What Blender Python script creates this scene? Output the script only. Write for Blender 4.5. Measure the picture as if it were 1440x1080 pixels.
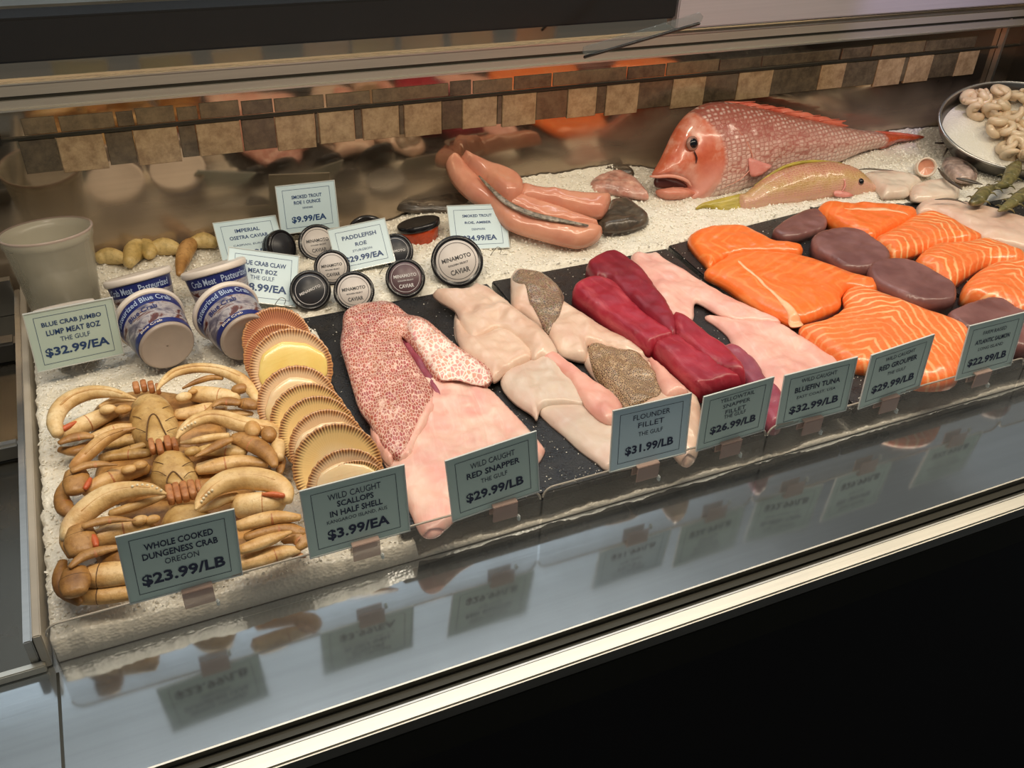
import bpy, bmesh, math, random
import numpy as np
from mathutils import Vector, Matrix, noise
from mathutils.geometry import delaunay_2d_cdt

for o in list(bpy.data.objects): bpy.data.objects.remove(o, do_unlink=True)
scn = bpy.context.scene
COL = scn.collection
random.seed(7); rng = np.random.RandomState(7)

# ------------------------------------------------------------------ camera
FPX = 1331.0
CAM = np.array([0.136552, -0.686868, 0.70])
RW = np.array([[0.9164328, -0.20990919, 0.34071845], [-0.39890584, -0.54726645, 0.73578092], [0.0320166, -0.81020834, -0.58526692]])
cd = bpy.data.cameras.new('camera'); co = bpy.data.objects.new('camera', cd); COL.objects.link(co)
cd.sensor_width = 36; cd.sensor_fit = 'HORIZONTAL'; cd.lens = 36 * FPX / 1440; cd.clip_start = 0.02; cd.clip_end = 50
m = Matrix.Identity(4)
for i in range(3):
    m[i][0] = RW[i][0]; m[i][1] = -RW[i][1]; m[i][2] = -RW[i][2]; m[i][3] = CAM[i]
co.matrix_world = m
scn.camera = co
# ------------------------------------------------------------------ world, lights, exposure
w = bpy.data.worlds.new('world'); scn.world = w; w.use_nodes = True
w.node_tree.nodes['Background'].inputs[0].default_value = (0.78, 0.86, 0.90, 1)
w.node_tree.nodes['Background'].inputs[1].default_value = 0.20
vs = scn.view_settings; vs.view_transform = 'Standard'; vs.look = 'None'; vs.gamma = 1.0; vs.exposure = 0.0
try: vs.use_curve_mapping = False
except Exception: pass
def light(name, kind, loc, target, power, color, size=None, size_y=None, spot=None, blend=0.5):
    d = bpy.data.lights.new(name, kind); d.energy = power; d.color = color
    if kind == 'AREA':
        d.shape = 'RECTANGLE'; d.size = size; d.size_y = size_y
    if kind == 'SPOT': d.spot_size = spot; d.spot_blend = blend; d.shadow_soft_size = size
    o = bpy.data.objects.new(name, d); COL.objects.link(o); o.location = loc
    dirv = Vector(target) - Vector(loc); o.rotation_euler = dirv.to_track_quat('-Z', 'Y').to_euler()
    return o
light('case_lamp_light', 'AREA', (0.85, 0.06, 0.735), (0.85, 0.19, 0.0), 10.5, (1.0, 0.86, 0.66), 2.2, 0.05)
light('ceiling_spot_light', 'SPOT', (-0.15, 0.10, 2.2), (0.3, 0.22, 0), 26, (1.0, 0.86, 0.68), 0.04, spot=0.75)
light('ceiling_spot_light', 'SPOT', (0.95, -0.1, 2.3), (0.85, 0.2, 0), 22, (1.0, 0.86, 0.68), 0.04, spot=0.75)
light('ceiling_spot_light', 'SPOT', (1.9, -0.35, 2.2), (1.35, 0.10, 0), 17, (1.0, 0.86, 0.70), 0.04, spot=0.5)

light('shop_wall_fill', 'AREA', (0.6, 1.3, 2.45), (0.6, 2.2, 1.5), 34, (0.90, 0.95, 1.0), 3.5, 0.3)  # added wash on the far wall, brightens what the deck mirrors
light('ceiling_fill', 'AREA', (0.6, 0.5, 1.75), (0.6, 0.9, 2.6), 8, (0.92, 0.96, 1.0), 2.5, 0.6)  # added fill thrown at the ceiling so the deck reflects brighter
light('violet_header_fill', 'SPOT', (1.55, 0.30, 0.62), (1.60, 0.68, 0.30), 5.0, (0.62, 0.55, 1.0), 0.02, spot=0.9)  # added spot that tints the header violet; no lit sign stands here

# ------------------------------------------------------------------ geometry helpers
def ray(px, py):
    r = RW @ np.array([px - 720.0, py - 540.0, FPX]); return r / np.linalg.norm(r)
def P(px, py, z=0.0):
    r = ray(px, py); return CAM + r * ((z - CAM[2]) / r[2])
def Q(px, py, y):
    r = ray(px, py); return CAM + r * ((y - CAM[1]) / r[1])
def crop(x0, y0, s):
    return lambda pts: [(x0 + p[0] * s, y0 + p[1] * s) + tuple(p[2:]) for p in pts]
C1 = crop(0, 480, 0.3517); C2 = crop(0, 200, 0.3147); C3 = crop(340, 240, 0.2778); C4 = crop(330, 410, 0.352)
C5 = crop(600, 330, 0.3472); C6 = crop(900, 260, 0.375); C7 = crop(780, 110, 0.4583); C8 = crop(380, 80, 0.3889)
CR = crop(1200, 110, 0.1945)

def link(name, mesh, mat=None, parent=None, smooth=True):
    o = bpy.data.objects.new(name, mesh); COL.objects.link(o)
    if mat: mesh.materials.append(mat)
    if parent: o.parent = parent
    if smooth and len(mesh.polygons): mesh.polygons.foreach_set('use_smooth', [True] * len(mesh.polygons))
    return o
def mesh_of(name, verts, faces):
    me = bpy.data.meshes.new(name); me.from_pydata([tuple(map(float, v)) for v in verts], [], faces); me.update(); return me
def bm_mesh(name, bm):
    me = bpy.data.meshes.new(name); bmesh.ops.recalc_face_normals(bm, faces=bm.faces); bm.to_mesh(me); bm.free(); return me
def tag(o, label, cat, group=None, kind=None):
    if label: o['label'] = label
    if cat: o['category'] = cat
    if group: o['group'] = group
    if kind: o['kind'] = kind
    return o
def empty(name, loc, label=None, cat=None, group=None):
    o = bpy.data.objects.new(name, None); COL.objects.link(o); o.location = loc; o.empty_display_size = 0.01
    if label: tag(o, label, cat, group)
    return o
def box(name, lo, hi, mat, parent=None, bevel=0.0, kind=None, label=None):
    bm = bmesh.new(); bmesh.ops.create_cube(bm, size=1)
    for v in bm.verts:
        v.co = Vector([lo[i] + (v.co[i] + 0.5) * (hi[i] - lo[i]) for i in range(3)])
    if bevel: bmesh.ops.bevel(bm, geom=bm.edges[:], offset=bevel, segments=2, affect='EDGES')
    c = Vector([(lo[i] + hi[i]) / 2 for i in range(3)])
    if parent is None:
        for v in bm.verts: v.co -= c
    o = link(name, bm_mesh(name, bm), mat, parent, smooth=False)
    if parent is None: o.location = c
    if kind: o['kind'] = kind
    if label: o['label'] = label
    return o
def catmull(pts, seg, closed=True):
    pts = [np.array(p, float) for p in pts]; n = len(pts); out = []
    rngi = range(n) if closed else range(n - 1)
    for i in rngi:
        if closed: p0, p1, p2, p3 = pts[i - 1], pts[i], pts[(i + 1) % n], pts[(i + 2) % n]
        else: p0, p1, p2, p3 = pts[max(i - 1, 0)], pts[i], pts[i + 1], pts[min(i + 2, n - 1)]
        k = max(1, int(round(np.linalg.norm((p2 - p1)[:2]) / seg))) if seg > 0 else int(-seg)
        for j in range(k):
            t = j / k
            out.append(0.5 * ((2 * p1) + (-p0 + p2) * t + (2 * p0 - 5 * p1 + 4 * p2 - p3) * t * t + (-p0 + 3 * p1 - 3 * p2 + p3) * t ** 3))
    if not closed: out.append(pts[-1])
    return out
def inflate(name, outline, T, back=0.0, r=None, edge=0.25, step=0.004, fn=None, power=2.0):
    """solid from a closed outline in local (u,v): rounded top of height T, flat or rounded back"""
    B = np.array(catmull(outline, step * 0.9))
    keep = [0]
    for i in range(1, len(B)):
        if np.linalg.norm(B[i] - B[keep[-1]]) > step * 0.35: keep.append(i)
    B = B[keep]; n = len(B)
    lo = B.min(0); hi = B.max(0)
    gx = np.arange(lo[0], hi[0], step); gy = np.arange(lo[1], hi[1], step * 0.87)
    G = np.array([(x + (0.5 * step if j % 2 else 0), y) for j, y in enumerate(gy) for x in gx])
    A = B; Bn = np.roll(B, -1, 0)
    def dist(Pt):
        d = Bn - A; L = (d * d).sum(1) + 1e-18
        t = np.clip(((Pt[:, None, :] - A[None]) * d[None]).sum(2) / L[None], 0, 1)
        q = A[None] + t[..., None] * d[None]
        return np.sqrt(((Pt[:, None, :] - q) ** 2).sum(2)).min(1)
    x, y = G[:, 0:1], G[:, 1:2]
    c = ((A[None, :, 1] > y) != (Bn[None, :, 1] > y)) & (x < (Bn[None, :, 0] - A[None, :, 0]) * (y - A[None, :, 1]) / (Bn[None, :, 1] - A[None, :, 1] + 1e-15) + A[None, :, 0])
    G = G[(c.sum(1) % 2) == 1]
    ring = []
    if len(G):
        D = dist(G); G = G[D > step * 0.55]
    allp = [Vector(p) for p in B] + [Vector(p) for p in G]
    vv, ee, ff, ov, oe, of = delaunay_2d_cdt(allp, [], [list(range(n))], 1, 1e-7)
    V = np.array([(v[0], v[1]) for v in vv]); Dv = dist(V)
    if r is None: r = max(T * 0.9, step * 1.5)
    t = np.clip(Dv / r, 0, 1); prof = (1 - (1 - t) ** power) ** (1 / power)
    h = T * (edge + (1 - edge) * prof)
    if fn is not None: h = h + fn(V[:, 0], V[:, 1], Dv, t)
    hb = -back * (edge + (1 - edge) * prof) if back else np.zeros(len(V))
    N = len(V)
    verts = [(V[i, 0], V[i, 1], h[i]) for i in range(N)] + [(V[i, 0], V[i, 1], hb[i]) for i in range(N)]
    faces = []; cnt = {}
    for f in ff:
        f = list(f); a = sum(V[f[i], 0] * V[f[(i + 1) % len(f)], 1] - V[f[(i + 1) % len(f)], 0] * V[f[i], 1] for i in range(len(f)))
        if a < 0: f.reverse()
        faces.append(f); faces.append([q + N for q in reversed(f)])
        for i in range(len(f)):
            e = (f[i], f[(i + 1) % len(f)]); cnt[e] = cnt.get(e, 0) + 1
    for (a, b) in list(cnt):
        if (b, a) not in cnt: faces.append([b, a, a + N, b + N])
    return mesh_of(name, verts, faces)
def pnoise(u, v, s, seed=0.0, oct=2):
    out = np.zeros(len(u))
    for i in range(len(u)): out[i] = noise.fractal(Vector((u[i] * s, v[i] * s, seed)), 0.6, 2.0, oct)
    return out
def flat_piece(name, px, mat, T, z0=0.0, zref=None, parent=None, step=0.004, r=None, edge=0.25, amp=0.0015, fn=None, flip=False, axis=None, power=2.0, back=0.0, seed=None, tilt=None):
    """a piece lying on the tray: px = outline seen in the photo, intersected with the horizontal plane zref"""
    zr = z0 + 0.5 * T if zref is None else zref
    if tilt:
        yref, sl_ = tilt; th = math.atan(sl_); ct, st_ = math.cos(th), math.sin(th)
        W = []
        for p in px:
            r_ = ray(p[0], p[1]); nn = np.array([0, -st_, ct]); p0 = np.array([0, yref, zr])
            q = CAM + r_ * (nn.dot(p0 - CAM) / nn.dot(r_)); W.append((q[0], (q[1] - yref) / ct))
        W = np.array(W); c = W.mean(0)
    else:
        W = np.array([P(p[0], p[1], zr)[:2] for p in px]); c = W.mean(0)
    if axis is None:
        _, _, vt = np.linalg.svd(W - c); a = math.atan2(vt[0][1], vt[0][0])
        if math.sin(a) < 0: a += math.pi
    else: a = axis
    if flip: a += math.pi
    ca, sa = math.cos(a), math.sin(a)
    L = [((p - c)[0] * ca + (p - c)[1] * sa, -(p - c)[0] * sa + (p - c)[1] * ca) for p in W]
    sd = random.random() * 50 if seed is None else seed
    def f2(u, v, d, t):
        h = amp * (pnoise(u, v, 28, sd) * 2 + 0.55 * pnoise(u, v, 75, sd + 9)) * np.clip(t * 1.5, 0, 1)
        if fn is not None: h = h + fn(u, v, d, t)
        return h
    me = inflate(name, L, T, back=back, r=r, edge=edge, step=step, fn=f2, power=power)
    o = link(name, me, mat, None)
    mw = Matrix.Translation((c[0], c[1], z0)) @ Matrix.Rotation(a, 4, 'Z')
    if tilt: mw = Matrix.Translation((0, yref, z0)) @ Matrix.Rotation(th, 4, 'X') @ Matrix.Translation((c[0], c[1], 0)) @ Matrix.Rotation(a, 4, 'Z')
    if parent is not None:
        o.parent = parent; o.matrix_basis = parent.matrix_basis.inverted() @ mw
    else: o.matrix_basis = mw
    return o
def drape(name, px, mat, target, zref, T=0.0012, r=0.006, step=0.004, off=0.0006, label=None):
    """a thin layer that follows the upper surface of target"""
    from mathutils.bvhtree import BVHTree
    tm = target.data; bv = BVHTree.FromPolygons([v.co for v in tm.vertices], [tuple(p.vertices) for p in tm.polygons])
    inv = target.matrix_basis.inverted()
    L = [inv @ Vector(P(p[0], p[1], zref)) for p in px]
    me = inflate(name, [(q.x, q.y) for q in L], T, r=r, edge=0.3, step=step)
    for v in me.vertices:
        h = v.co.z; hit = bv.ray_cast(Vector((v.co.x, v.co.y, 1)), Vector((0, 0, -1)))
        if hit[0] is None: hit = bv.find_nearest(Vector((v.co.x, v.co.y, 0.01)))
        v.co.z = hit[0].z + h + (off if h > 1e-5 else -0.0005)
    o = link(name, me, mat, target)
    if label: o['label'] = label
    return o
def sweep(name, pts, rad, n=10, flat=1.0, up=(0, 0, 1), sub=3, cap=True):
    """tube through 3-D points; flat = height/width ratio along up"""
    data = [tuple(p) + ((r, r * flat) if not isinstance(r, tuple) else r) for p, r in zip(pts, rad)]
    S = catmull([np.array(d) for d in data], -sub, closed=False)
    S = np.array(S); K = len(S); verts = []; faces = []
    upv = np.array(up, float)
    for i in range(K):
        p = S[i][:3]; t = S[min(i + 1, K - 1)][:3] - S[max(i - 1, 0)][:3]; t = t / (np.linalg.norm(t) + 1e-12)
        s = np.cross(t, upv); ln = np.linalg.norm(s)
        s = s / ln if ln > 1e-6 else np.array([1., 0, 0])
        q = np.cross(s, t)
        for j in range(n):
            a = 2 * math.pi * j / n
            verts.append(p + s * math.cos(a) * max(S[i][3], 2e-4) + q * math.sin(a) * max(S[i][4], 2e-4))
    for i in range(K - 1):
        for j in range(n):
            a = i * n + j; b = i * n + (j + 1) % n
            faces.append([a, b, b + n, a + n])
    if cap:
        for end, base, sg in ((0, 0, -1), (K - 1, (K - 1) * n, 1)):
            t = S[1][:3] - S[0][:3] if end == 0 else S[-1][:3] - S[-2][:3]
            t = t / (np.linalg.norm(t) + 1e-12)
            verts.append(S[end][:3] + t * sg * S[end][4] * 0.6); ci = len(verts) - 1
            for j in range(n):
                f = [base + j, base + (j + 1) % n, ci]
                faces.append(f if sg > 0 else f[::-1])
    return mesh_of(name, verts, faces)
def lathe(name, prof, n=40, cap=True):
    verts = []; faces = []
    for r, z in prof:
        for j in range(n):
            a = 2 * math.pi * j / n; verts.append((r * math.cos(a), r * math.sin(a), z))
    for i in range(len(prof) - 1):
        for j in range(n):
            a = i * n + j; b = i * n + (j + 1) % n; faces.append([a, b, b + n, a + n])
    if cap:
        faces.append(list(range(n))[::-1]); faces.append([(len(prof) - 1) * n + j for j in range(n)])
    return mesh_of(name, verts, faces)
def ball(name, c, r, mat, parent=None, sc=(1, 1, 1), rot=None, seg=14):
    bm = bmesh.new(); bmesh.ops.create_uvsphere(bm, u_segments=seg, v_segments=max(6, seg * 2 // 3), radius=1)
    R = rot if rot is not None else Matrix.Identity(3)
    for v in bm.verts: v.co = R @ Vector((v.co.x * r * sc[0], v.co.y * r * sc[1], v.co.z * r * sc[2])) + (Vector(c) if parent is not None else Vector())
    o = link(name, bm_mesh(name, bm), mat, parent)
    if parent is None: o.location = c
    return o
def frame_from(origin, zdir, xhint=(1, 0, 0), yhint=None):
    z = Vector(zdir).normalized()
    if yhint is not None:
        y = Vector(yhint); y = (y - z * y.dot(z)).normalized(); x = y.cross(z)
    else:
        x = Vector(xhint); x = (x - z * x.dot(z)).normalized(); y = z.cross(x)
    M = Matrix.Identity(4)
    for i in range(3): M[i][0] = x[i]; M[i][1] = y[i]; M[i][2] = z[i]; M[i][3] = origin[i]
    return M

# ------------------------------------------------------------------ materials
class N:
    def __init__(s, name):
        s.m = bpy.data.materials.new(name); s.m.use_nodes = True; s.t = s.m.node_tree; s.b = s.t.nodes['Principled BSDF']
        s._oc = None
    def oc(s):
        if s._oc is None: s._oc = s.t.nodes.new('ShaderNodeTexCoord').outputs['Object']
        return s._oc
    def n(s, typ, **kw):
        x = s.t.nodes.new(typ)
        for k, v in kw.items(): setattr(x, k, v)
        return x
    def l(s, a, b): s.t.links.new(a, b); return s
    def noise(s, scale, detail=3, rough=0.55, vec=None, dist=0.0):
        x = s.n('ShaderNodeTexNoise'); x.inputs['Scale'].default_value = scale; x.inputs['Detail'].default_value = detail
        x.inputs['Roughness'].default_value = rough; x.inputs['Distortion'].default_value = dist
        s.l(vec or s.oc(), x.inputs['Vector']); return x.outputs['Fac']
    def mapping(s, scale=(1, 1, 1), loc=(0, 0, 0), rot=(0, 0, 0), vec=None):
        x = s.n('ShaderNodeMapping'); x.inputs['Scale'].default_value = scale; x.inputs['Location'].default_value = loc; x.inputs['Rotation'].default_value = rot
        s.l(vec or s.oc(), x.inputs['Vector']); return x.outputs['Vector']
    def voro(s, scale, feature='F1', out='Distance', vec=None, rand=1.0):
        x = s.n('ShaderNodeTexVoronoi', feature=feature); x.inputs['Scale'].default_value = scale; x.inputs['Randomness'].default_value = rand
        s.l(vec or s.oc(), x.inputs['Vector']); return x.outputs[out]
    def ramp(s, fac, stops, interp='LINEAR'):
        x = s.n('ShaderNodeValToRGB'); cr = x.color_ramp; cr.interpolation = interp
        while len(cr.elements) < len(stops): cr.elements.new(0.5)
        for e, (p, c) in zip(cr.elements, stops):
            e.position = p; e.color = (c[0], c[1], c[2], 1) if not isinstance(c, (int, float)) else (c, c, c, 1)
        s.l(fac, x.inputs[0]); return x.outputs[0]
    def mix(s, fac, a, b, mode='MIX'):
        x = s.n('ShaderNodeMix', data_type='RGBA', blend_type=mode)
        for v, i in ((fac, 0), (a, 6), (b, 7)):
            if isinstance(v, (int, float)): x.inputs[i].default_value = v
            elif isinstance(v, tuple): x.inputs[i].default_value = (v[0], v[1], v[2], 1)
            else: s.l(v, x.inputs[i])
        return x.outputs[2]
    def math(s, op, a, b=None, c=None):
        x = s.n('ShaderNodeMath', operation=op)
        for v, i in ((a, 0), (b, 1), (c, 2)):
            if v is None: continue
            if isinstance(v, (int, float)): x.inputs[i].default_value = v
            else: s.l(v, x.inputs[i])
        return x.outputs[0]
    def sep(s, vec=None):
        x = s.n('ShaderNodeSeparateXYZ'); s.l(vec or s.oc(), x.inputs[0]); return x.outputs
    def bump(s, h, strength=0.3, dist=0.001):
        x = s.n('ShaderNodeBump'); x.inputs['Strength'].default_value = strength; x.inputs['Distance'].default_value = dist
        s.l(h, x.inputs['Height']); s.l(x.outputs[0], s.b.inputs['Normal']); return s
    def set(s, **kw):
        for k, v in kw.items():
            i = s.b.inputs[k.replace('_', ' ')]
            if isinstance(v, (int, float)): i.default_value = v
            elif isinstance(v, tuple): i.default_value = (v[0], v[1], v[2], 1) if i.type == 'RGBA' else v
            else: s.l(v, i)
        return s
def lin(r, g, b):
    f = lambda c: (c / 255 / 12.92) if c / 255 <= 0.04045 else ((c / 255 + 0.055) / 1.055) ** 2.4
    return (f(r), f(g), f(b))
def simple(name, c, rough=0.5, metal=0.0, var=0.08, scale=60, bump=0.0, **kw):
    a = N(name); nz = a.noise(scale, 3)
    col = a.mix(nz, tuple(x * (1 - var) for x in c), tuple(min(1, x * (1 + var)) for x in c))
    a.set(Base_Color=col, Roughness=rough, Metallic=metal, **kw)
    if bump: a.bump(nz, bump, 0.001)
    return a.m
M = {}
# flesh
def flesh(name, c1, c2, c3=None, rough=0.34, scale=22, lines=0.0, linecol=None, coat=0.22, bump=0.45, sss=0.12, streak=(14, 60)):
    a = N(name); nz = a.noise(scale, 4, 0.55, dist=0.6)
    col = a.ramp(nz, [(0.3, c1), (0.68, c2)])
    if c3 is not None:
        n2 = a.noise(scale * 0.45, 3, 0.6, vec=a.mapping(loc=(3, 1, 0)))
        col = a.mix(a.ramp(n2, [(0.5, 0.0), (0.72, 0.8)]), col, c3)
    st = a.noise(1.0, 4, 0.6, vec=a.mapping(scale=(streak[0], streak[1], 30)), dist=1.2)
    if lines: col = a.mix(a.math('MULTIPLY', a.ramp(st, [(0.5, 0.0), (0.72, 1.0)]), lines), col, linecol or c2)
    a.set(Base_Color=col, Roughness=rough, Coat_Weight=coat, Coat_Roughness=0.12, Subsurface_Weight=sss, Subsurface_Radius=(0.01, 0.004, 0.003), Subsurface_Scale=0.6)
    a.bump(a.mix(0.5, nz, st), bump, 0.002); return a.m
def salmon(name, base, line, k=1.5, freq=95, strength=0.75, off=0.0, dist=1.0):
    a = N(name); x, y, z = a.sep()[:3]
    wob = a.noise(26, 2, 0.5); fine = a.noise(180, 2, 0.5)
    ay = a.math('ABSOLUTE', a.math('SUBTRACT', y, off))
    ph = a.math('ADD', a.math('MULTIPLY', a.math('ADD', x, a.math('MULTIPLY', ay, k)), freq * 2 * math.pi / 1.0 / 1.6),
                a.math('MULTIPLY', wob, 9.0 * dist))
    s = a.math('SINE', ph)
    f = a.ramp(a.math('MULTIPLY_ADD', s, 0.5, 0.5), [(0.70, 0.0), (0.97, 1.0)])
    f = a.math('MULTIPLY', f, a.ramp(a.noise(12, 2, 0.5, vec=a.mapping(loc=(5, 2, 1))), [(0.36, 0.25), (0.6, 1.0)]))
    col = a.mix(a.noise(14, 3), base, tuple(min(1, q * 1.25) for q in base))
    col = a.mix(a.math('MULTIPLY', f, strength), col, line)
    col = a.mix(a.ramp(fine, [(0.55, 0.0), (0.75, 0.25)]), col, line)
    a.set(Base_Color=col, Roughness=0.3, Coat_Weight=0.35, Coat_Roughness=0.15, Subsurface_Weight=0.15, Subsurface_Radius=(0.01, 0.004, 0.002), Subsurface_Scale=0.6)
    a.bump(a.mix(0.5, f, fine), 0.25, 0.001); return a.m
M['salmon_fat'] = salmon('salmon_striped', lin(236, 118, 56), lin(252, 205, 148), 1.1, 85, 0.8)
M['salmon_fat2'] = salmon('salmon_striped_wide', lin(236, 118, 54), lin(252, 205, 145), 0.7, 100, 0.85)
M['salmon_plain'] = salmon('salmon_smooth', lin(232, 112, 44), lin(250, 170, 100), 0.9, 70, 0.35)
M['salmon_fat_line'] = flesh('salmon_fat_line', lin(250, 170, 120), lin(255, 205, 165))
M['snapper_flesh'] = flesh('snapper_flesh', lin(232, 172, 158), lin(238, 206, 190), lin(226, 138, 132), lines=0.35, linecol=lin(246, 226, 212))
M['white_flesh'] = flesh('white_flesh', lin(212, 176, 154), lin(226, 200, 180), lin(206, 164, 146), lines=0.25, linecol=lin(236, 214, 196))
M['white_membrane'] = flesh('white_membrane', lin(206, 182, 164), lin(220, 202, 186), lin(206, 160, 146), lines=0.25, linecol=lin(226, 216, 206))
M['pink_flesh'] = flesh('pink_flesh', lin(226, 160, 145), lin(236, 185, 168), lin(214, 130, 122), lines=0.3, linecol=lin(244, 214, 198))
M['pale_pink_flesh'] = flesh('pale_pink_flesh', lin(228, 168, 155), lin(238, 194, 180), lin(218, 145, 140), lines=0.35, linecol=lin(246, 222, 210))
M['tuna_flesh'] = flesh('tuna_flesh', lin(150, 25, 45), lin(178, 48, 66), lin(130, 20, 38), lines=0.55, linecol=lin(200, 92, 100), rough=0.38, bump=0.6, coat=.12)
M['tuna_dark'] = flesh('tuna_dark', lin(120, 20, 38), lin(150, 32, 50), lin(105, 18, 32), lines=0.4, linecol=lin(160, 62, 74), rough=0.4, bump=.6, coat=.12)
M['tuna_purple'] = flesh('tuna_purple', lin(128, 60, 78), lin(160, 85, 100), lin(150, 35, 60), lines=0.25, linecol=lin(190, 120, 125))
M['steak'] = flesh('brown_steak_flesh', lin(112, 72, 68), lin(140, 98, 94), lin(96, 56, 52), rough=0.35, lines=0.25, linecol=lin(155, 108, 106), bump=0.15, streak=(20, 20))
M['steak_edge'] = flesh('steak_edge_flesh', lin(104, 60, 52), lin(128, 76, 66), rough=0.3)
M['monk_flesh'] = flesh('monkfish_flesh', lin(206, 140, 112), lin(222, 160, 132), lin(198, 124, 104), rough=0.22, bump=0.1)
M['squid'] = flesh('squid_flesh', lin(214, 196, 176), lin(228, 212, 194), lin(212, 164, 142), rough=0.25, bump=0.1)
M['shrimp'] = flesh('shrimp_flesh', lin(216, 188, 150), lin(226, 204, 172), lin(206, 164, 128), rough=0.3, scale=60)
def scales(name, cell, net, patch, scale, edge=(0.03, 0.12), squash=(1, 1.5, 1), pr=(0.45, 0.7), inv=False):
    a = N(name); mp = a.mapping(scale=squash, vec=None)
    dd = a.n('ShaderNodeVectorMath', operation='ADD')
    d = a.voro(scale, 'DISTANCE_TO_EDGE', 'Distance', mp, rand=0.75)
    e = a.ramp(d, [(edge[0], 1.0), (edge[1], 0.0)])
    nz = a.noise(18, 3, 0.6)
    c = a.mix(a.ramp(nz, [(pr[0], 0.0), (pr[1], 1.0)]), cell, patch)
    f1 = a.voro(scale, 'F1', 'Color', mp, rand=0.75)
    c = a.mix(0.18, c, f1, 'SOFT_LIGHT')
    c = a.mix(e, c, net)
    a.set(Base_Color=c, Roughness=0.3, Coat_Weight=0.4, Coat_Roughness=0.15)
    a.bump(d, 0.5 if not inv else -0.5, 0.002); return a.m
M['red_skin'] = scales('red_snapper_skin', lin(170, 88, 80), lin(234, 196, 180), lin(190, 118, 98), 190, (0.02, 0.15), squash=(0.8, 1.7, 1))
M['red_skin_net'] = scales('snapper_skin_netted', lin(222, 158, 146), lin(250, 232, 220), lin(230, 172, 158), 130, (0.04, 0.17))
M['brown_skin'] = scales('brown_speckled_skin', lin(92, 68, 48), lin(196, 164, 128), lin(118, 90, 64), 330, (0.03, 0.16))
M['grey_skin'] = scales('grey_brown_skin', lin(112, 92, 76), lin(178, 154, 130), lin(132, 108, 90), 210, (0.02, 0.10))
# whole snapper
def whole_snapper():
    a = N('whole_snapper_skin'); x, y, z = a.sep()[:3]
    mp = a.mapping(scale=(0.8, 1.15, 0.4))
    d = a.voro(120, 'DISTANCE_TO_EDGE', 'Distance', mp, rand=0.35)
    f1 = a.voro(120, 'F1', 'Distance', mp, rand=0.35)
    grad = a.math('ADD', y, a.math('MULTIPLY', x, 0.06))
    body = a.ramp(a.math('MULTIPLY_ADD', grad, 5.0, 0.0), [(0.0, lin(230, 206, 194)), (0.3, lin(212, 172, 158)), (0.62, lin(172, 108, 92)), (0.9, lin(140, 68, 52))])
    spot = a.ramp(f1, [(0.12, 1.0), (0.42, 0.0)])
    body = a.mix(a.math('MULTIPLY', spot, 0.55), body, lin(246, 226, 214))
    body = a.mix(a.ramp(d, [(0.0, 0.75), (0.10, 0.0)]), body, lin(158, 70, 58))
    hn = a.noise(26, 4, 0.6)
    head = a.ramp(hn, [(0.3, lin(188, 78, 46)), (0.5, lin(204, 108, 76)), (0.68, lin(224, 168, 148))])
    low = a.ramp(a.math('MULTIPLY', y, 8.0), [(0.25, 1.0), (0.55, 0.0)])
    head = a.mix(a.math('MULTIPLY', low, 0.65), head, lin(228, 170, 156))
    # head boundary curves back from the nape to the chest
    hx = a.math('SUBTRACT', x, a.math('MULTIPLY_ADD', a.math('POWER', a.math('SUBTRACT', y, 0.07), 2.0), -6.0, 0.10))
    f = a.ramp(a.math('MULTIPLY_ADD', a.math('ADD', hx, a.math('MULTIPLY', a.noise(60, 2), 0.012)), 30.0, 0.5), [(0.45, 1.0), (0.75, 0.0)])
    col = a.mix(f, body, head)
    tail = a.ramp(a.math('MULTIPLY_ADD', x, 12.0, -5.5), [(0.45, 0.0), (0.6, 1.0)])
    col = a.mix(tail, col, lin(198, 82, 44))
    a.set(Base_Color=col, Roughness=0.32, Coat_Weight=0.5, Coat_Roughness=0.12)
    a.bump(a.math('MULTIPLY', d, a.math('SUBTRACT', 1.0, f)), 0.9, 0.003); return a.m
M['whole_snapper'] = whole_snapper()
M['fin_red'] = flesh('red_fin', lin(196, 80, 56), lin(222, 122, 96), lines=0.4, linecol=lin(236, 170, 150), streak=(30, 260))
M['fin_pink'] = flesh('pink_fin', lin(200, 112, 100), lin(222, 150, 138), lines=.4, linecol=lin(236, 190, 178), streak=(30, 200))
M['lip'] = flesh('fish_lip', lin(200, 112, 86), lin(224, 164, 144))
M['mouth'] = simple('mouth_dark', lin(70, 28, 22), 0.4)
M['eye_black'] = simple('eye_black', (0.004, 0.004, 0.006), 0.06)
M['eye_ring'] = simple('eye_ring', lin(150, 110, 96), 0.2)
def yellowtail():
    a = N('yellowtail_skin'); x, y, z = a.sep()[:3]
    nz = a.noise(40, 3); mp = a.mapping(scale=(0.7, 1.2, 0.5))
    d = a.voro(220, 'DISTANCE_TO_EDGE', 'Distance', mp, rand=0.5)
    col = a.ramp(a.math('MULTIPLY_ADD', y, 8.0, a.math('MULTIPLY_ADD', nz, 0.3, -0.05)), [(0.05, lin(210, 160, 140)), (0.2, lin(186, 150, 92)), (0.34, lin(190, 128, 104)), (0.5, lin(160, 100, 74)), (0.66, lin(128, 84, 50)), (0.85, lin(112, 84, 44))])
    col = a.mix(a.ramp(d, [(0.0, 0.7), (0.12, 0.0)]), col, lin(210, 176, 130))
    a.set(Base_Color=col, Roughness=0.3, Coat_Weight=0.5, Coat_Roughness=0.12); a.bump(d, 0.5, 0.002); return a.m
M['yellowtail'] = yellowtail()
M['yellow_fin'] = flesh('yellow_fin', lin(150, 136, 40), lin(190, 168, 66), lines=0.5, linecol=lin(120, 100, 30), streak=(30, 220))
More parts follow.
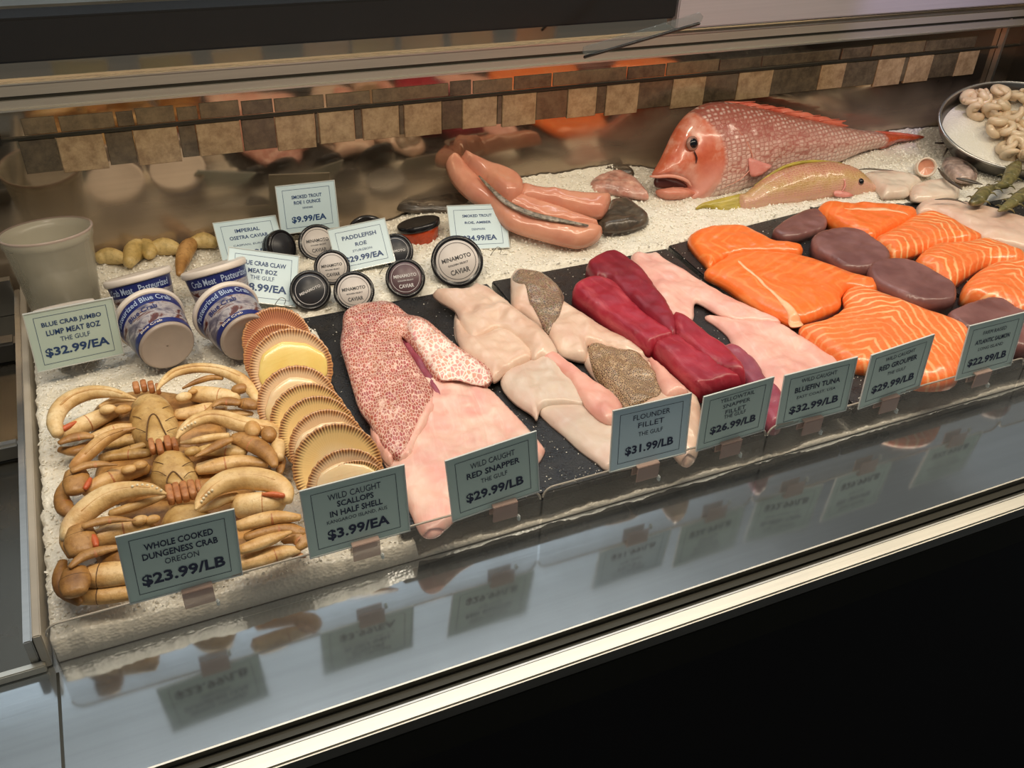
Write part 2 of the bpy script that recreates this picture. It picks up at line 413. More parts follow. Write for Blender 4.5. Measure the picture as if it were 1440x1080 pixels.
M['dark_fish'] = flesh('dark_fish_skin', lin(52, 46, 40), lin(92, 80, 66), lin(40, 36, 32), rough=0.3, scale=60, lines=0.3, linecol=lin(140, 124, 104))
M['silver_fish'] = flesh('silver_fish_skin', lin(150, 128, 116), lin(206, 180, 166), lin(84, 76, 76), rough=0.22, scale=70)
M['pink_head'] = flesh('pink_head_skin', lin(196, 130, 112), lin(220, 176, 160), lin(130, 90, 80), rough=0.25, scale=70)
M['mottled'] = flesh('mottled_grey', lin(70, 62, 52), lin(150, 136, 118), lin(200, 188, 170), scale=150)
M['crayfish'] = flesh('green_crayfish_shell', lin(84, 82, 48), lin(136, 126, 78), lin(56, 52, 30), rough=0.35, scale=90)
# crab
def crabshell(name, c1, c2, dark, blush):
    a = N(name); big = a.noise(24, 4, 0.6); fine = a.noise(160, 4, 0.7); sp = a.voro(260, 'F1', 'Distance')
    col = a.ramp(big, [(0.3, dark), (0.46, c1), (0.66, c2)])
    col = a.mix(a.ramp(fine, [(0.50, 0.0), (0.72, 0.6)]), col, dark)
    col = a.mix(a.ramp(a.noise(13, 3, 0.6, vec=a.mapping(loc=(4, 2, 1))), [(0.58, 0.0), (0.74, 0.6)]), col, blush)
    a.set(Base_Color=col, Roughness=a.math('MULTIPLY_ADD', fine, 0.35, 0.22), Specular_IOR_Level=0.5)
    a.bump(a.mix(0.4, fine, big), 0.55, 0.0022); return a.m
M['crab_pale'] = crabshell('crab_pale_shell', lin(204, 158, 96), lin(230, 196, 142), lin(158, 112, 60), lin(206, 130, 74))
M['crab_cream'] = crabshell('crab_cream_shell', lin(224, 188, 130), lin(240, 216, 170), lin(184, 142, 86), lin(214, 150, 94))
M['crab_tan'] = crabshell('crab_tan_shell', lin(162, 116, 62), lin(196, 150, 92), lin(118, 78, 38), lin(150, 92, 46))
M['crab_belly'] = crabshell('crab_belly_shell', lin(190, 152, 92), lin(216, 184, 126), lin(146, 108, 56), lin(190, 136, 80))
M['crab_mouth'] = crabshell('crab_mouth_shell', lin(176, 112, 66), lin(206, 150, 100), lin(112, 66, 34), lin(190, 100, 56))
M['crab_orange'] = crabshell('crab_orange_shell', lin(196, 92, 50), lin(216, 126, 78), lin(170, 80, 44), lin(206, 86, 44))
M['crab_dark'] = simple('crab_dark_seam', lin(96, 66, 34), 0.6)
M['tooth'] = simple('claw_tooth', lin(236, 222, 190), 0.3)
M['claw_green'] = crabshell('claw_green_shell', lin(190, 160, 96), lin(216, 190, 130), lin(140, 120, 66), lin(200, 140, 80))
# scallop shell: stripes along the rim
def shell_mat(name, inner, mid, stripe, s0=0.66):
    a = N(name); x, y, z = a.sep()[:3]
    r = a.math('SQRT', a.math('ADD', a.math('MULTIPLY', x, x), a.math('MULTIPLY', y, y)))
    rr = a.math('MULTIPLY', r, 1 / 0.05)
    ang = a.math('ARCTAN2', y, x)
    s = a.math('SINE', a.math('ADD', a.math('MULTIPLY', ang, 84.0), a.math('MULTIPLY', a.noise(40, 2), 3.0)))
    st = a.ramp(a.math('MULTIPLY_ADD', s, 0.5, 0.5), [(0.25, 0.0), (0.6, 1.0)])
    band = a.ramp(rr, [(s0, 0.0), (s0 + 0.12, 0.8), (0.95, 1.0), (0.99, 0.5)])
    nz = a.noise(30, 3)
    base = a.ramp(a.math('ADD', rr, a.math('MULTIPLY_ADD', nz, 0.3, -0.15)), [(0.3, inner), (0.62, mid), (0.86, mid), (0.97, lin(206, 150, 96))])
    col = a.mix(a.math('MULTIPLY', a.math('MULTIPLY', st, band), 0.92), base, stripe)
    a.set(Base_Color=col, Roughness=0.3, Coat_Weight=0.3, Coat_Roughness=0.15); a.bump(s, 0.04, 0.001); return a.m
M['shell_yellow'] = shell_mat('shell_yellow_inside', lin(242, 222, 184), lin(246, 214, 150), lin(84, 40, 18), 0.77)
M['shell_cream'] = shell_mat('shell_cream_inside', lin(242, 222, 194), lin(238, 206, 168), lin(104, 52, 28), 0.78)
M['shell_pink'] = shell_mat('shell_pink_inside', lin(222, 170, 132), lin(206, 142, 108), lin(130, 70, 48), 0.6)
M['scallop_meat'] = flesh('scallop_meat', lin(228, 196, 150), lin(238, 214, 178), lin(236, 208, 120), rough=0.22, scale=18)
M['scallop_yellow'] = flesh('scallop_yellow_meat', lin(232, 200, 112), lin(240, 216, 140), rough=0.22, scale=18)
# ice
def ice():
    a = N('crushed_ice'); v = a.voro(260, 'F1', 'Distance'); nz = a.noise(120, 4, 0.6)
    col = a.mix(a.noise(8, 3), lin(224, 217, 200), lin(238, 233, 220))
    a.set(Base_Color=col, Roughness=0.22, Specular_IOR_Level=0.6, Subsurface_Weight=0.25, Subsurface_Radius=(0.02, 0.02, 0.022), Subsurface_Scale=0.5)
    a.bump(a.mix(0.5, v, nz), 0.6, 0.003); return a.m
M['ice'] = ice()
M['ice_crystal'] = simple('ice_crystals', lin(244, 240, 228), 0.35, 0, 0.02, 200)
# board
def board():
    a = N('black_slate'); nz = a.noise(45, 5, 0.65); fine = a.noise(420, 3, 0.6)
    wet = a.ramp(a.voro(330, 'F1', 'Distance'), [(0.16, 1.0), (0.26, 0.0)])
    col = a.mix(nz, lin(16, 16, 17), lin(42, 41, 41))
    a.set(Base_Color=col, Roughness=a.ramp(nz, [(0.3, 0.16), (0.7, 0.45)]), Specular_IOR_Level=0.6)
    a.bump(a.mix(0.5, fine, wet), 0.7, 0.002); return a.m
M['board'] = board()
# metals
def brushed(name, c, rough=0.2, rvar=0.08, stretch=(2, 160, 160), bump=0.05, clean=None, metal=1.0, aniso=0.0, spec=None):
    a = N(name); st = a.noise(1.0, 4, 0.6, vec=a.mapping(scale=stretch)); big = a.noise(5, 4, 0.6)
    rg = a.math('ADD', a.math('MULTIPLY', a.ramp(big, [(0.3, 0.0), (0.75, 1.0)]), rvar), rough)
    col = a.mix(st, tuple(x * 0.85 for x in c), tuple(min(1, x * 1.1) for x in c))
    a.set(Base_Color=col, Metallic=metal, Roughness=rg)
    if aniso: a.set(Anisotropic=aniso)
    if bump: a.bump(st, bump, 0.0006)
    return a.m
M['deck'] = brushed('brushed_steel_deck', (0.62, 0.65, 0.66), 0.065, 0.08, (3, 120, 120), 0.022, metal=0.93)
M['steel'] = brushed('brushed_steel', (0.55, 0.54, 0.51), 0.28, 0.1)
M['steel_dark'] = brushed('dark_steel', (0.20, 0.19, 0.175), 0.26, 0.15, (40, 3, 40), 0.1)
M['track'] = brushed('track_metal', (0.36, 0.33, 0.28), 0.38, 0.08, (2, 200, 200), 0.1, metal=0.4)
M['header'] = brushed('header_metal', (0.50, 0.47, 0.50), 0.42, 0.08, (2, 200, 200), 0.1, metal=0.4)
M['steel_pan'] = brushed('pan_steel', (0.15, 0.135, 0.11), 0.2, 0.12, (60, 3, 60), 0.12)
M['rail'] = brushed('aluminium_rail', (0.66, 0.63, 0.55), 0.34, 0.08, (2, 200, 200), 0.1)
M['groove'] = simple('rail_groove', lin(56, 54, 46), 0.35, 0.6)
M['black'] = simple('black_panel', (0.006, 0.005, 0.005), 0.45)
M['black_gloss'] = simple('black_gloss', (0.014, 0.012, 0.010), 0.2)
M['shop_wall'] = simple('shop_wall', (0.50, 0.56, 0.60), 0.6)
M['floor'] = simple('floor_dark', (0.012, 0.010, 0.009), 0.5)
M['canopy'] = simple('canopy_white', (0.55, 0.55, 0.53), 0.5)
M['pan'] = simple('white_pan', lin(172, 163, 148), 0.35)
def backpanel():
    a = N('back_panel_steel'); st = a.noise(1.0, 3, 0.6, vec=a.mapping(scale=(3, 60, 150))); big = a.noise(4.5, 3, 0.55)
    x, y, z = a.sep()[:3]
    fog = a.ramp(a.math('ADD', a.math('MULTIPLY_ADD', z, -7.0, 0.9), a.math('MULTIPLY_ADD', big, 1.2, -0.6)), [(0.35, 0.0), (0.85, 1.0)])
    a.set(Base_Color=a.mix(st, (0.36, 0.285, 0.205), (0.46, 0.365, 0.265)), Metallic=a.math('MULTIPLY_ADD', fog, -0.30, 0.96), Roughness=a.math('MULTIPLY_ADD', fog, 0.16, 0.06))
    a.bump(st, 0.02, 0.0005); return a.m
M['back'] = backpanel()
def blockm(name, c1, c2):  # tones of blurred reflections, put into the surface colour
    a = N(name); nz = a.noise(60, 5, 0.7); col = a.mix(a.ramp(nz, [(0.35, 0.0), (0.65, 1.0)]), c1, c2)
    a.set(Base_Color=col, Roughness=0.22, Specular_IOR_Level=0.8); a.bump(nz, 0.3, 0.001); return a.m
M['reflection_cream'] = blockm('cream_reflection', lin(128, 104, 76), lin(166, 142, 108))
M['block_grey'] = blockm('grey_block', lin(62, 54, 42), lin(92, 80, 62))
M['reflection_dim'] = blockm('dim_reflected', lin(84, 72, 54), lin(112, 96, 72))
# plastics, paper
def clearish(name, tint, alpha, rough=0.1):
    a = N(name); a.set(Base_Color=a.mix(a.noise(14, 3), tuple(x * 0.9 for x in tint), tint), Roughness=rough, Alpha=alpha); return a.m
def acrylic():
    a = N('frosted_acrylic'); nz = a.noise(16, 4, 0.6)
    a.set(Base_Color=a.mix(nz, lin(150, 140, 128), lin(182, 172, 158)), Roughness=0.12, Alpha=a.math('MULTIPLY_ADD', nz, 0.35, 0.18)); return a.m
M['acrylic'] = acrylic()
M['acrylic_edge'] = clearish('acrylic_edge', lin(190, 180, 165), 0.8, 0.15)
M['clip'] = clearish('clear_clip', lin(196, 170, 158), 0.55, 0.08)
M['holder'] = clearish('holder_edge', lin(215, 220, 216), 0.85, 0.1)
M['cup'] = clearish('cloudy_plastic', lin(196, 190, 170), 0.5, 0.25)
M['glass'] = clearish('thin_glass', lin(120, 130, 130), 0.3, 0.05)
M['card'] = simple('sign_card', lin(190, 208, 198), 0.32, 0, 0.03, 12)
M['card2'] = simple('sign_card_blue', lin(196, 216, 222), 0.3, 0, 0.03, 12)
M['ink'] = simple('sign_ink', lin(22, 34, 66), 0.5)
M['ink_blue'] = simple('sign_ink_blue', lin(30, 62, 110), 0.5)
M['jar_black'] = simple('jar_black', (0.010, 0.009, 0.010), 0.22)
M['jar_label'] = simple('jar_label', lin(200, 192, 186), 0.35, 0, 0.03)
M['jar_label_dark'] = simple('jar_label_dark', lin(96, 74, 78), 0.35)
M['jar_label_black'] = simple('jar_label_black', lin(44, 44, 48), 0.35)
M['jar_ink'] = simple('jar_ink', lin(30, 28, 34), 0.4)
M['jar_ink_light'] = simple('jar_ink_light', lin(200, 196, 196), 0.4)
M['roe'] = simple('orange_roe', lin(190, 70, 30), 0.2, 0, 0.3, 250, 0.4)
M['jar_steel'] = simple('tin_edge', lin(150, 146, 140), 0.25, 0.9)
M['tub_white'] = simple('tub_white', lin(226, 214, 202), 0.35)
M['tub_blue'] = simple('tub_blue', lin(30, 40, 104), 0.3)
M['tub_base'] = simple('tub_base', lin(166, 152, 142), 0.3, 0, 0.15, 30)
M['tub_ink'] = simple('tub_lettering', lin(170, 186, 214), 0.4)
def picture():
    a = N('tub_picture'); nz = a.noise(26, 4, 0.6, vec=a.mapping(scale=(1, 1, 2)), dist=1.0)
    a.set(Base_Color=a.ramp(nz, [(0.30, lin(46, 42, 66)), (0.43, lin(110, 104, 116)), (0.52, lin(170, 164, 166)), (0.58, lin(96, 48, 38)), (0.72, lin(66, 36, 38))]), Roughness=0.3); return a.m
M['tub_picture'] = picture()

# ------------------------------------------------------------------ the setting
box('floor', (-3, -3, -1.02), (4, 3, -1.0), M['floor'], kind='structure')
SL = -0.019  # the back rails drop slightly to the right, as measured
def along_back(name, y0, y1, z0, z1, mat, x0=-0.5, x1=1.9, parent=None, bevel=0.0):
    bm = bmesh.new(); bmesh.ops.create_cube(bm, size=1)
    for v in bm.verts:
        X = x0 + (v.co.x + .5) * (x1 - x0); Y = y0 + (v.co.y + .5) * (y1 - y0); Z = z0 + (v.co.z + .5) * (z1 - z0) + SL * X
        v.co = Vector((X, Y, Z))
    if bevel: bmesh.ops.bevel(bm, geom=bm.edges[:], offset=bevel, segments=2, affect='EDGES')
    o = link(name, bm_mesh(name, bm), mat, parent, smooth=False); return o
YB = 0.68
wb = box('wall_back', (-0.6, YB, -0.2), (2.0, YB + 0.012, 0.30), M['back'], kind='structure')
# solid blocks that stand in for reflections on the back panel, seam above them
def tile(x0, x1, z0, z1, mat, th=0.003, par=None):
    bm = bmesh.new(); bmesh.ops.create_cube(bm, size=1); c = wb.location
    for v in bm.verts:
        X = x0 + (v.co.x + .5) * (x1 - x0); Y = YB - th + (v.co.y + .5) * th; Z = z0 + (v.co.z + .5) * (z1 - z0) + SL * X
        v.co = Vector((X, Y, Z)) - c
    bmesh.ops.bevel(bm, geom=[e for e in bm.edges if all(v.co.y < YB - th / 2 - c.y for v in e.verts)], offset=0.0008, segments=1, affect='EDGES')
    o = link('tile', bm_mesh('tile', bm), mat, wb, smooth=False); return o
def bx(px, py): return Q(px, py, YB)[0]
def slopez(px, py):
    q = Q(px, py, YB); return q[2] - SL * q[0]
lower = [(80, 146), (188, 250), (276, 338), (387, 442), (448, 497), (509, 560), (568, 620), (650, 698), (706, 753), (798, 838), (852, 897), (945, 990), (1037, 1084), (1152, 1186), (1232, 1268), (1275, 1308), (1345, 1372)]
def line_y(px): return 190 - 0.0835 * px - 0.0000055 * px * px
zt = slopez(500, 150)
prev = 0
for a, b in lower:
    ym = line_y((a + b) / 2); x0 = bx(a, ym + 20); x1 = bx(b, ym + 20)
    tile(x0, x1, zt - 0.052 + random.uniform(-.004, .004), zt - 0.0035, M['reflection_cream'], 0.003)
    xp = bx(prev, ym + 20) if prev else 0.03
    if x0 - xp > 0.004: tile(xp + 0.001, x0 - 0.001, zt - 0.050, zt - 0.0035, M['block_grey'], 0.002)
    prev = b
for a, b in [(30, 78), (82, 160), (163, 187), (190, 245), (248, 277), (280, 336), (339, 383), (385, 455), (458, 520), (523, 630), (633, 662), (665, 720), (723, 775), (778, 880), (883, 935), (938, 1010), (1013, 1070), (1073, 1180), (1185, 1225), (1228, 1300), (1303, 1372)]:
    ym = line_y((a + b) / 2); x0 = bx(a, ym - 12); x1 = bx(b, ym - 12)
    tile(x0, x1, zt + 0.0035, zt + 0.024 + random.uniform(-.002, .002), M['reflection_dim' if int(a) % 2 == 0 or a in (385, 523, 665) else 'block_grey'], 0.002)
o = along_back('trim_1', YB - 0.004, YB, zt - 0.0022, zt + 0.0012, M['groove'], 0.0); o['kind'] = 'structure'
# sliding-door rail above the back panel
zr = slopez(500, 110)
rail = empty('back_rail', (0.7, YB, zr), 'brushed metal sliding track running along the top of the back panel', 'rail')
def rp(name, y0, y1, z0, z1, mat, x0=-0.5, x1=1.9):
    o = along_back(name, y0, y1, z0, z1, mat, x0, x1, rail); o.matrix_basis = rail.matrix_basis.inverted(); return o
rp('track_lip', YB - 0.018, YB - 0.001, zr - 0.001, zr + 0.0015, M['rail'])
rp('track_ledge', YB - 0.014, YB - 0.001, zr + 0.0016, zr + 0.012, M['track'])
rp('track_groove', YB - 0.010, YB - 0.001, zr + 0.0121, zr + 0.017, M['groove'])
rp('track_ledge', YB - 0.012, YB - 0.001, zr + 0.0171, zr + 0.032, M['track'])
rp('track_lip', YB - 0.015, YB - 0.001, zr + 0.0321, zr + 0.034, M['rail'])
rp('upper_panel', YB - 0.004, YB - 0.001, zr + 0.0341, zr + 0.075, M['back'])
bar = along_back('black_crossbar', YB - 0.03, YB + 0.02, zr + 0.063, zr + 0.117, M['black_gloss'], -0.7, 1.02, bevel=0.003)
tag(bar, 'matt black bar crossing above the metal track at the upper left', 'bar')
bar2 = along_back('steel_header', YB - 0.02, YB + 0.02, zr + 0.043, zr + 0.12, M['header'], 1.03, 1.9, bevel=0.002)
tag(bar2, 'brushed steel header panel over the back wall, lit pale violet at right', 'panel')
# dim shelf and wall of the shop behind the bar
zs_ = float(Q(0, 16, 1.0)[2])
sh = along_back('back_shelf', 1.0, 1.25, zs_, zs_ + 0.008, M['rail'], -1.2, 0.75)
sb = along_back('shelf_box', 1.1, 1.2, zs_ - 0.06, zs_ - 0.012, M['block_grey'], 0.25, 0.66); tag(sb, 'dim brown box under the shelf behind the case, top left', 'box')
tag(sh, 'thin pale shelf edge in the dark shop behind the black bar', 'shelf')
box('wall_shop', (-3, 2.2, -1), (4, 2.25, 2.6), M['shop_wall'], kind='structure')
bc = box('back_counter', (-3, 1.85, -1), (4, 2.19, 0.72), M['black'], bevel=0.01); tag(bc, 'dark counter in the shop behind the case, glimpsed over the black bar', 'counter')
box('ceiling', (-3, -3, 2.6), (4, 2.25, 2.65), M['canopy'], kind='structure')
# small glass shelf bracket
pa, pb = Q(822, 72, 0.60), Q(985, 24, 0.52)
g = empty('glass_shelf_arm', (pa[0], pa[1], pa[2]), 'slanting glass edge with a bright strip at the top of the case', 'glass')
d = pb - pa
link('glass_edge', sweep('glass_edge', [(0, 0, 0), tuple(d * .5), tuple(d)], [(0.0015, 0.007)] * 3, n=8), M['glass'], g)
link('edge_strip', sweep('edge_strip', [(0, 0, -.009), tuple(d * .5 + np.array([0, 0, -.009])), tuple(d + np.array([0, 0, -.009]))], [(0.002, 0.0025)] * 3, n=6), M['black_gloss'], g)
# black slot at the left end of the back wall
sl = box('rail_slot', (-0.06, YB - 0.008, zr - 0.052), (0.012, YB - 0.0005, zr - 0.018), M['black_gloss'], bevel=0.003)
tag(sl, 'small black slot in the back panel at the far left', 'slot')
# right end wall
wr = box('wall_right', (1.86, -0.02, -0.2), (1.875, YB, 0.33), M['steel_dark'], kind='structure')
box('corner_post', (1.80, YB - 0.012, -0.05), (1.806, YB - 0.001, 0.23), M['rail'])
tag(bpy.data.objects['corner_post'], 'thin vertical metal strip on the back panel near its right end', 'strip')
# base deck, front rail
dk = box('trim_2', (-0.7, -0.155, -0.052), (2.6, YB, -0.04), M['deck'], kind='structure')
dk['label'] = 'brushed steel deck'
fr = empty('front_rail', (0.6, -0.17, -0.04), 'polished metal front rail of the display case with a dark groove', 'rail')
def fp(name, y0, y1, z0, z1, mat, bevel=0.0):
    o = box(name, (-0.7 - 0.6, y0 + 0.17, z0 + 0.04), (2.6 - 0.6, y1 + 0.17, z1 + 0.04), mat, fr, bevel); return o
fp('edge_strip', -0.1565, -0.1545, -0.052, -0.0385, M['rail'])
fp('groove', -0.1765, -0.157, -0.055, -0.0455, M['groove'])
fp('groove_ridge', -0.168, -0.1655, -0.0455, -0.0425, M['groove'])
fp('groove_ridge', -0.1762, -0.1742, -0.0455, -0.0415, M['steel'])
fp('front_strip', -0.1935, -0.1765, -0.058, -0.040, M['rail'], 0.002)
fp('under_lip', -0.194, -0.165, -0.105, -0.058, M['groove'])
jt = box('deck_joint', (-0.007, -0.154, -0.0398), (-0.0045, -0.024, -0.0388), M['groove']); tag(jt, 'thin dark joint line across the steel deck at the lower left', 'joint')
pn = box('trim_3', (-0.7, -0.188, -0.99), (2.6, -0.178, -0.105), M['black'], kind='structure')
pn['label'] = 'black front panel'
# left neighbour compartment: empty steel well
wl = empty('steel_well', (-0.15, 0.3, -0.05), 'empty dark steel pan of the next compartment, left of the ice', 'pan')
def wp(name, lo, hi, mat, bevel=0.0):
    c = (-0.15, 0.3, -0.05); return box(name, tuple(lo[i] - c[i] for i in range(3)), tuple(hi[i] - c[i] for i in range(3)), mat, wl, bevel)
wp('pan_rim', (-0.6, -0.0195, -0.0395), (-0.014, -0.012, -0.030), M['rail'], 0.001)
wp('pan_wall', (-0.026, -0.012, -0.0395), (-0.0185, 0.66, -0.002), M['steel'], 0.001)
wp('pan_floor', (-0.6, -0.012, -0.0395), (-0.026, 0.66, -0.035), M['steel_pan'])
wp('pan_back', (-0.6, 0.648, -0.0345), (-0.026, 0.66, 0.02), M['steel'])
wp('cross_bar', (-0.6, 0.305, -0.0345), (-0.027, 0.318, -0.012), M['steel'], 0.003)
wp('cross_bar', (-0.6, 0.52, -0.0345), (-0.027, 0.545, -0.005), M['steel_dark'], 0.003)
ws = box('side_panel', (-0.017, -0.014, -0.0395), (-0.0095, 0.66, 0.004), M['pan'], bevel=0.001)
tag(ws, 'narrow whitish side wall at the left edge of the ice bed', 'panel')
# canopy with the lamp
can = empty('case_lamp', (0.85, 0.06, 0.745), 'slim strip lamp running above the display case', 'lamp')
box('lamp_housing', (-1.15, -0.045, 0.0), (1.15, 0.045, 0.02), M['steel'], can)
for xx in (-1.1, 1.1): box('lamp_bracket', (xx - .01, -.01, .02), (xx + .01, .01, 1.84), M['steel'], can)

# ------------------------------------------------------------------ ice bed
X0, X1, Y0, Y1, ST = -0.004, 1.856, -0.012, YB - 0.002, 0.0042
nx = int((X1 - X0) / ST); ny = int((Y1 - Y0) / ST)
def ice_h(x, y):
    h = 0.0045 * noise.fractal(Vector((x * 14, y * 14, 3)), 0.5, 2, 3)
    bed = 1.0 if (x > 0.345 and y < (0.452 if x < .93 else .455 + (x - .93) * .09 if x < 1.236 else .49 - (x - 1.236) * .26 if x < 1.54 else .40)) else 0.0
    if x < 0.345: base = -0.004 - 0.006 * max(0, 1 - y / 0.05)
    else: base = (-0.0165 if y > 0.04 else -0.036) if bed else 0.001
    if not bed and y > 0.45: base += 0.006 * min(1, (y - 0.45) / 0.1)
    if x > 0.45 and y > 0.5: base += 0.028 * min(1, (y - 0.5) / 0.16) * min(1, (x - 0.45) / 0.25) * max(.15, min(1, 1 - (x - .95) / .2 * .85))
    if x > 1.15 and y > 0.5: base += 0.006 * min(1, (y - 0.5) / 0.12) * min(1, (x - 1.15) / 0.3)
    if y > 0.62: base += 0.01 * math.sin(x * 9) * (y - .62) / .06
    return base + h
verts = []; jit = rng.rand(nx + 1, ny + 1)
for i in range(nx + 1):
    for j in range(ny + 1):
        x = X0 + i * ST; y = Y0 + j * ST
        xe = x + (0.004 * noise.noise(Vector((0, y * 60, 1))) if i == 0 else 0) + (rng.rand() - .5) * .002
        verts.append((xe, y + ((rng.rand() - .5) * .002 if j else 0), ice_h(x, y) + (jit[i, j] ** 2) * 0.0019))
faces = [[i * (ny + 1) + j, (i + 1) * (ny + 1) + j, (i + 1) * (ny + 1) + j + 1, i * (ny + 1) + j + 1] for i in range(nx) for j in range(ny)]
nb = len(verts)
for i in range(nx + 1): v = verts[i * (ny + 1)]; verts.append((v[0], v[1], -0.039))
for i in range(nx): faces.append([nb + i, nb + i + 1, (i + 1) * (ny + 1), i * (ny + 1)])
nl = len(verts)
for j in range(ny + 1): v = verts[j]; verts.append((v[0] - .001, v[1], -0.039))
for j in range(ny): faces.append([nl + j, j, j + 1, nl + j + 1])
icebed = link('ice_bed', mesh_of('ice_bed', verts, faces), M['ice'])
tag(icebed, 'bed of crushed ice filling the display case', 'ice', kind='stuff')
ov = []; of_ = []
base8 = np.array([(1, 0, 0), (0, 1, 0), (-1, 0, 0), (0, -1, 0), (0, 0, 1), (0, 0, -1)], float)
fo = [(0, 1, 4), (1, 2, 4), (2, 3, 4), (3, 0, 4), (1, 0, 5), (2, 1, 5), (3, 2, 5), (0, 3, 5)]
cnt = 0
while cnt < 17000:
    x = X0 + rng.rand() * (X1 - X0); y = Y0 + .004 + rng.rand() * (Y1 - Y0 - .01)
    onb = x > 0.36 and y < 0.44
    if onb and rng.rand() > 0.22 * (1.6 if y < .12 else .5): continue
    s = (0.0010 + 0.0016 * rng.rand()) * (1.3 if y > .5 else 1)
    R = Matrix.Rotation(rng.rand() * 6.28, 3, 'Z') @ Matrix.Rotation(rng.rand() * 3.14, 3, 'X')
    if onb: s *= .42
    sc = np.array([1, .6 + rng.rand() * .6, .4 + rng.rand() * .6]) * s
    c = np.array([x, y, .0004 if onb else ice_h(x, y) + .0015]); k = len(ov)
    V8 = (np.array(R) @ ((base8 * (0.8 + .4 * rng.rand(6, 1))) * sc).T).T + c
    ov += [tuple(v) for v in V8]; of_ += [[a + k for a in f] for f in fo]; cnt += 1
cr = link('ice_crystals', mesh_of('ice_crystals', ov, of_), M['ice_crystal'], icebed, smooth=False); cr['kind'] = 'stuff'

# ------------------------------------------------------------------ slate boards
def board_obj(quad, label, z=0.0, th=0.0125):
    c = np.mean(quad, axis=0)
    bm = bmesh.new(); vs_ = [bm.verts.new((q[0] - c[0], q[1] - c[1], -th)) for q in quad]; f = bm.faces.new(vs_)
    r = bmesh.ops.extrude_face_region(bm, geom=[f])
    for v in r['geom']:
        if isinstance(v, bmesh.types.BMVert): v.co.z = 0
    bmesh.ops.bevel(bm, geom=bm.edges[:], offset=0.0018, segments=2, affect='EDGES')
    o = link('slate_board', bm_mesh('slate_board', bm), M['board'], smooth=False); o.location = (c[0], c[1], z)
    tag(o, label, 'board', 'black slate boards')
def rectb(xa, ya, xb, yb, dx): return [(xa + dx, ya), (xb + dx, ya), (xb, yb), (xa, yb)]
board_obj(rectb(0.333, -0.006, 0.612, 0.440, 0.0), 'black slate board under the red snapper fillets beside the shells')
board_obj(rectb(0.620, -0.006, 0.922, 0.444, 0.0), 'black slate board under the flounder, grouper and tuna')
board_obj([(0.925, -0.006), (1.268, -0.006), (1.226, 0.482), (0.930, 0.452)], 'black slate board under the large salmon sides')
board_obj([(1.272, -0.006), (1.556, -0.006), (1.53, 0.418), (1.238, 0.495)], 'black slate board under the small salmon portions at right')
board_obj([(1.558, -0.006), (1.85, -0.006), (1.85, 0.40), (1.562, 0.40)], 'black slate board at the far right end of the row')

# ------------------------------------------------------------------ acrylic riser and front signs
def riser(xa, xb, z1, label):
    e = empty('acrylic_riser', ((xa + xb) / 2, -0.02, -0.0395), label, 'guard', 'clear acrylic guards along the front of the ice')
    w2 = (xb - xa) / 2; H = z1 + 0.0395; rr = 0.012
    pts = [(-w2, 0), (w2, 0), (w2, H - rr)] + [(w2 - rr + rr * math.cos(t), H - rr + rr * math.sin(t)) for t in np.linspace(0, math.pi / 2, 6)] + [(-w2 + rr - rr * math.sin(t), H - rr + rr * math.cos(t)) for t in np.linspace(0, math.pi / 2, 6)]
    vs1 = [(x, -0.0015, z) for x, z in pts]; vs2 = [(x, 0.0015, z) for x, z in pts]; n = len(pts)
    me = mesh_of('pane', vs1 + vs2, [list(range(n))])
    link('pane', me, M['acrylic'], e, smooth=False)
    # bright polished edge
    tp = [(x, 0, z) for x, z in pts[2:]]
    me = sweep('polished_edge', tp, [0.0012] * len(tp), n=6, sub=1, up=(0, 1, 0)); link('polished_edge', me, M['acrylic_edge'], e)
    return e
riser(-0.004, 0.484, 0.0195, 'clear acrylic guard at left in front of the crabs and shells')
riser(0.487, 0.776, 0.021, 'clear acrylic guard in the middle in front of the flounder')
riser(0.779, 1.19, 0.0205, 'clear acrylic guard in front of the tuna and salmon')
riser(1.193, 1.6, 0.0205, 'clear acrylic guard at the right end of the row')

def text_mesh(s, bold=0.0, res=2):
    cu = bpy.data.curves.new('t', 'FONT'); cu.body = s; cu.size = 1; cu.offset = bold; cu.resolution_u = res; cu.align_x = 'CENTER'
    ob = bpy.data.objects.new('t', cu); COL.objects.link(ob)
    me = bpy.data.meshes.new_from_object(ob); bpy.data.objects.remove(ob); bpy.data.curves.remove(cu)
    V = np.array([v.co[:] for v in me.vertices])
    if len(V) == 0: return None
    lo, hi = V.min(0), V.max(0); c = (lo + hi) / 2; s_ = hi - lo
    for v in me.vertices: v.co = Vector(((v.co.x - c[0]) / s_[0], (v.co.y - c[1]) / s_[1], 0))
    return me
def lettering(s, w_, h_, x, y, z, mat, parent, bold=0.0, rot=0.0, base=None, name='lettering'):
    me = text_mesh(s, bold)
    if me is None: return None
    for v in me.vertices: v.co = Vector((x + v.co.x * w_, y + v.co.y * h_, z))
    if rot:
        R = Matrix.Rotation(rot, 3, 'Z')
        for v in me.vertices: v.co = R @ v.co
    return link(name, me, mat, parent, smooth=False)
SW, SH = 0.102, 0.080
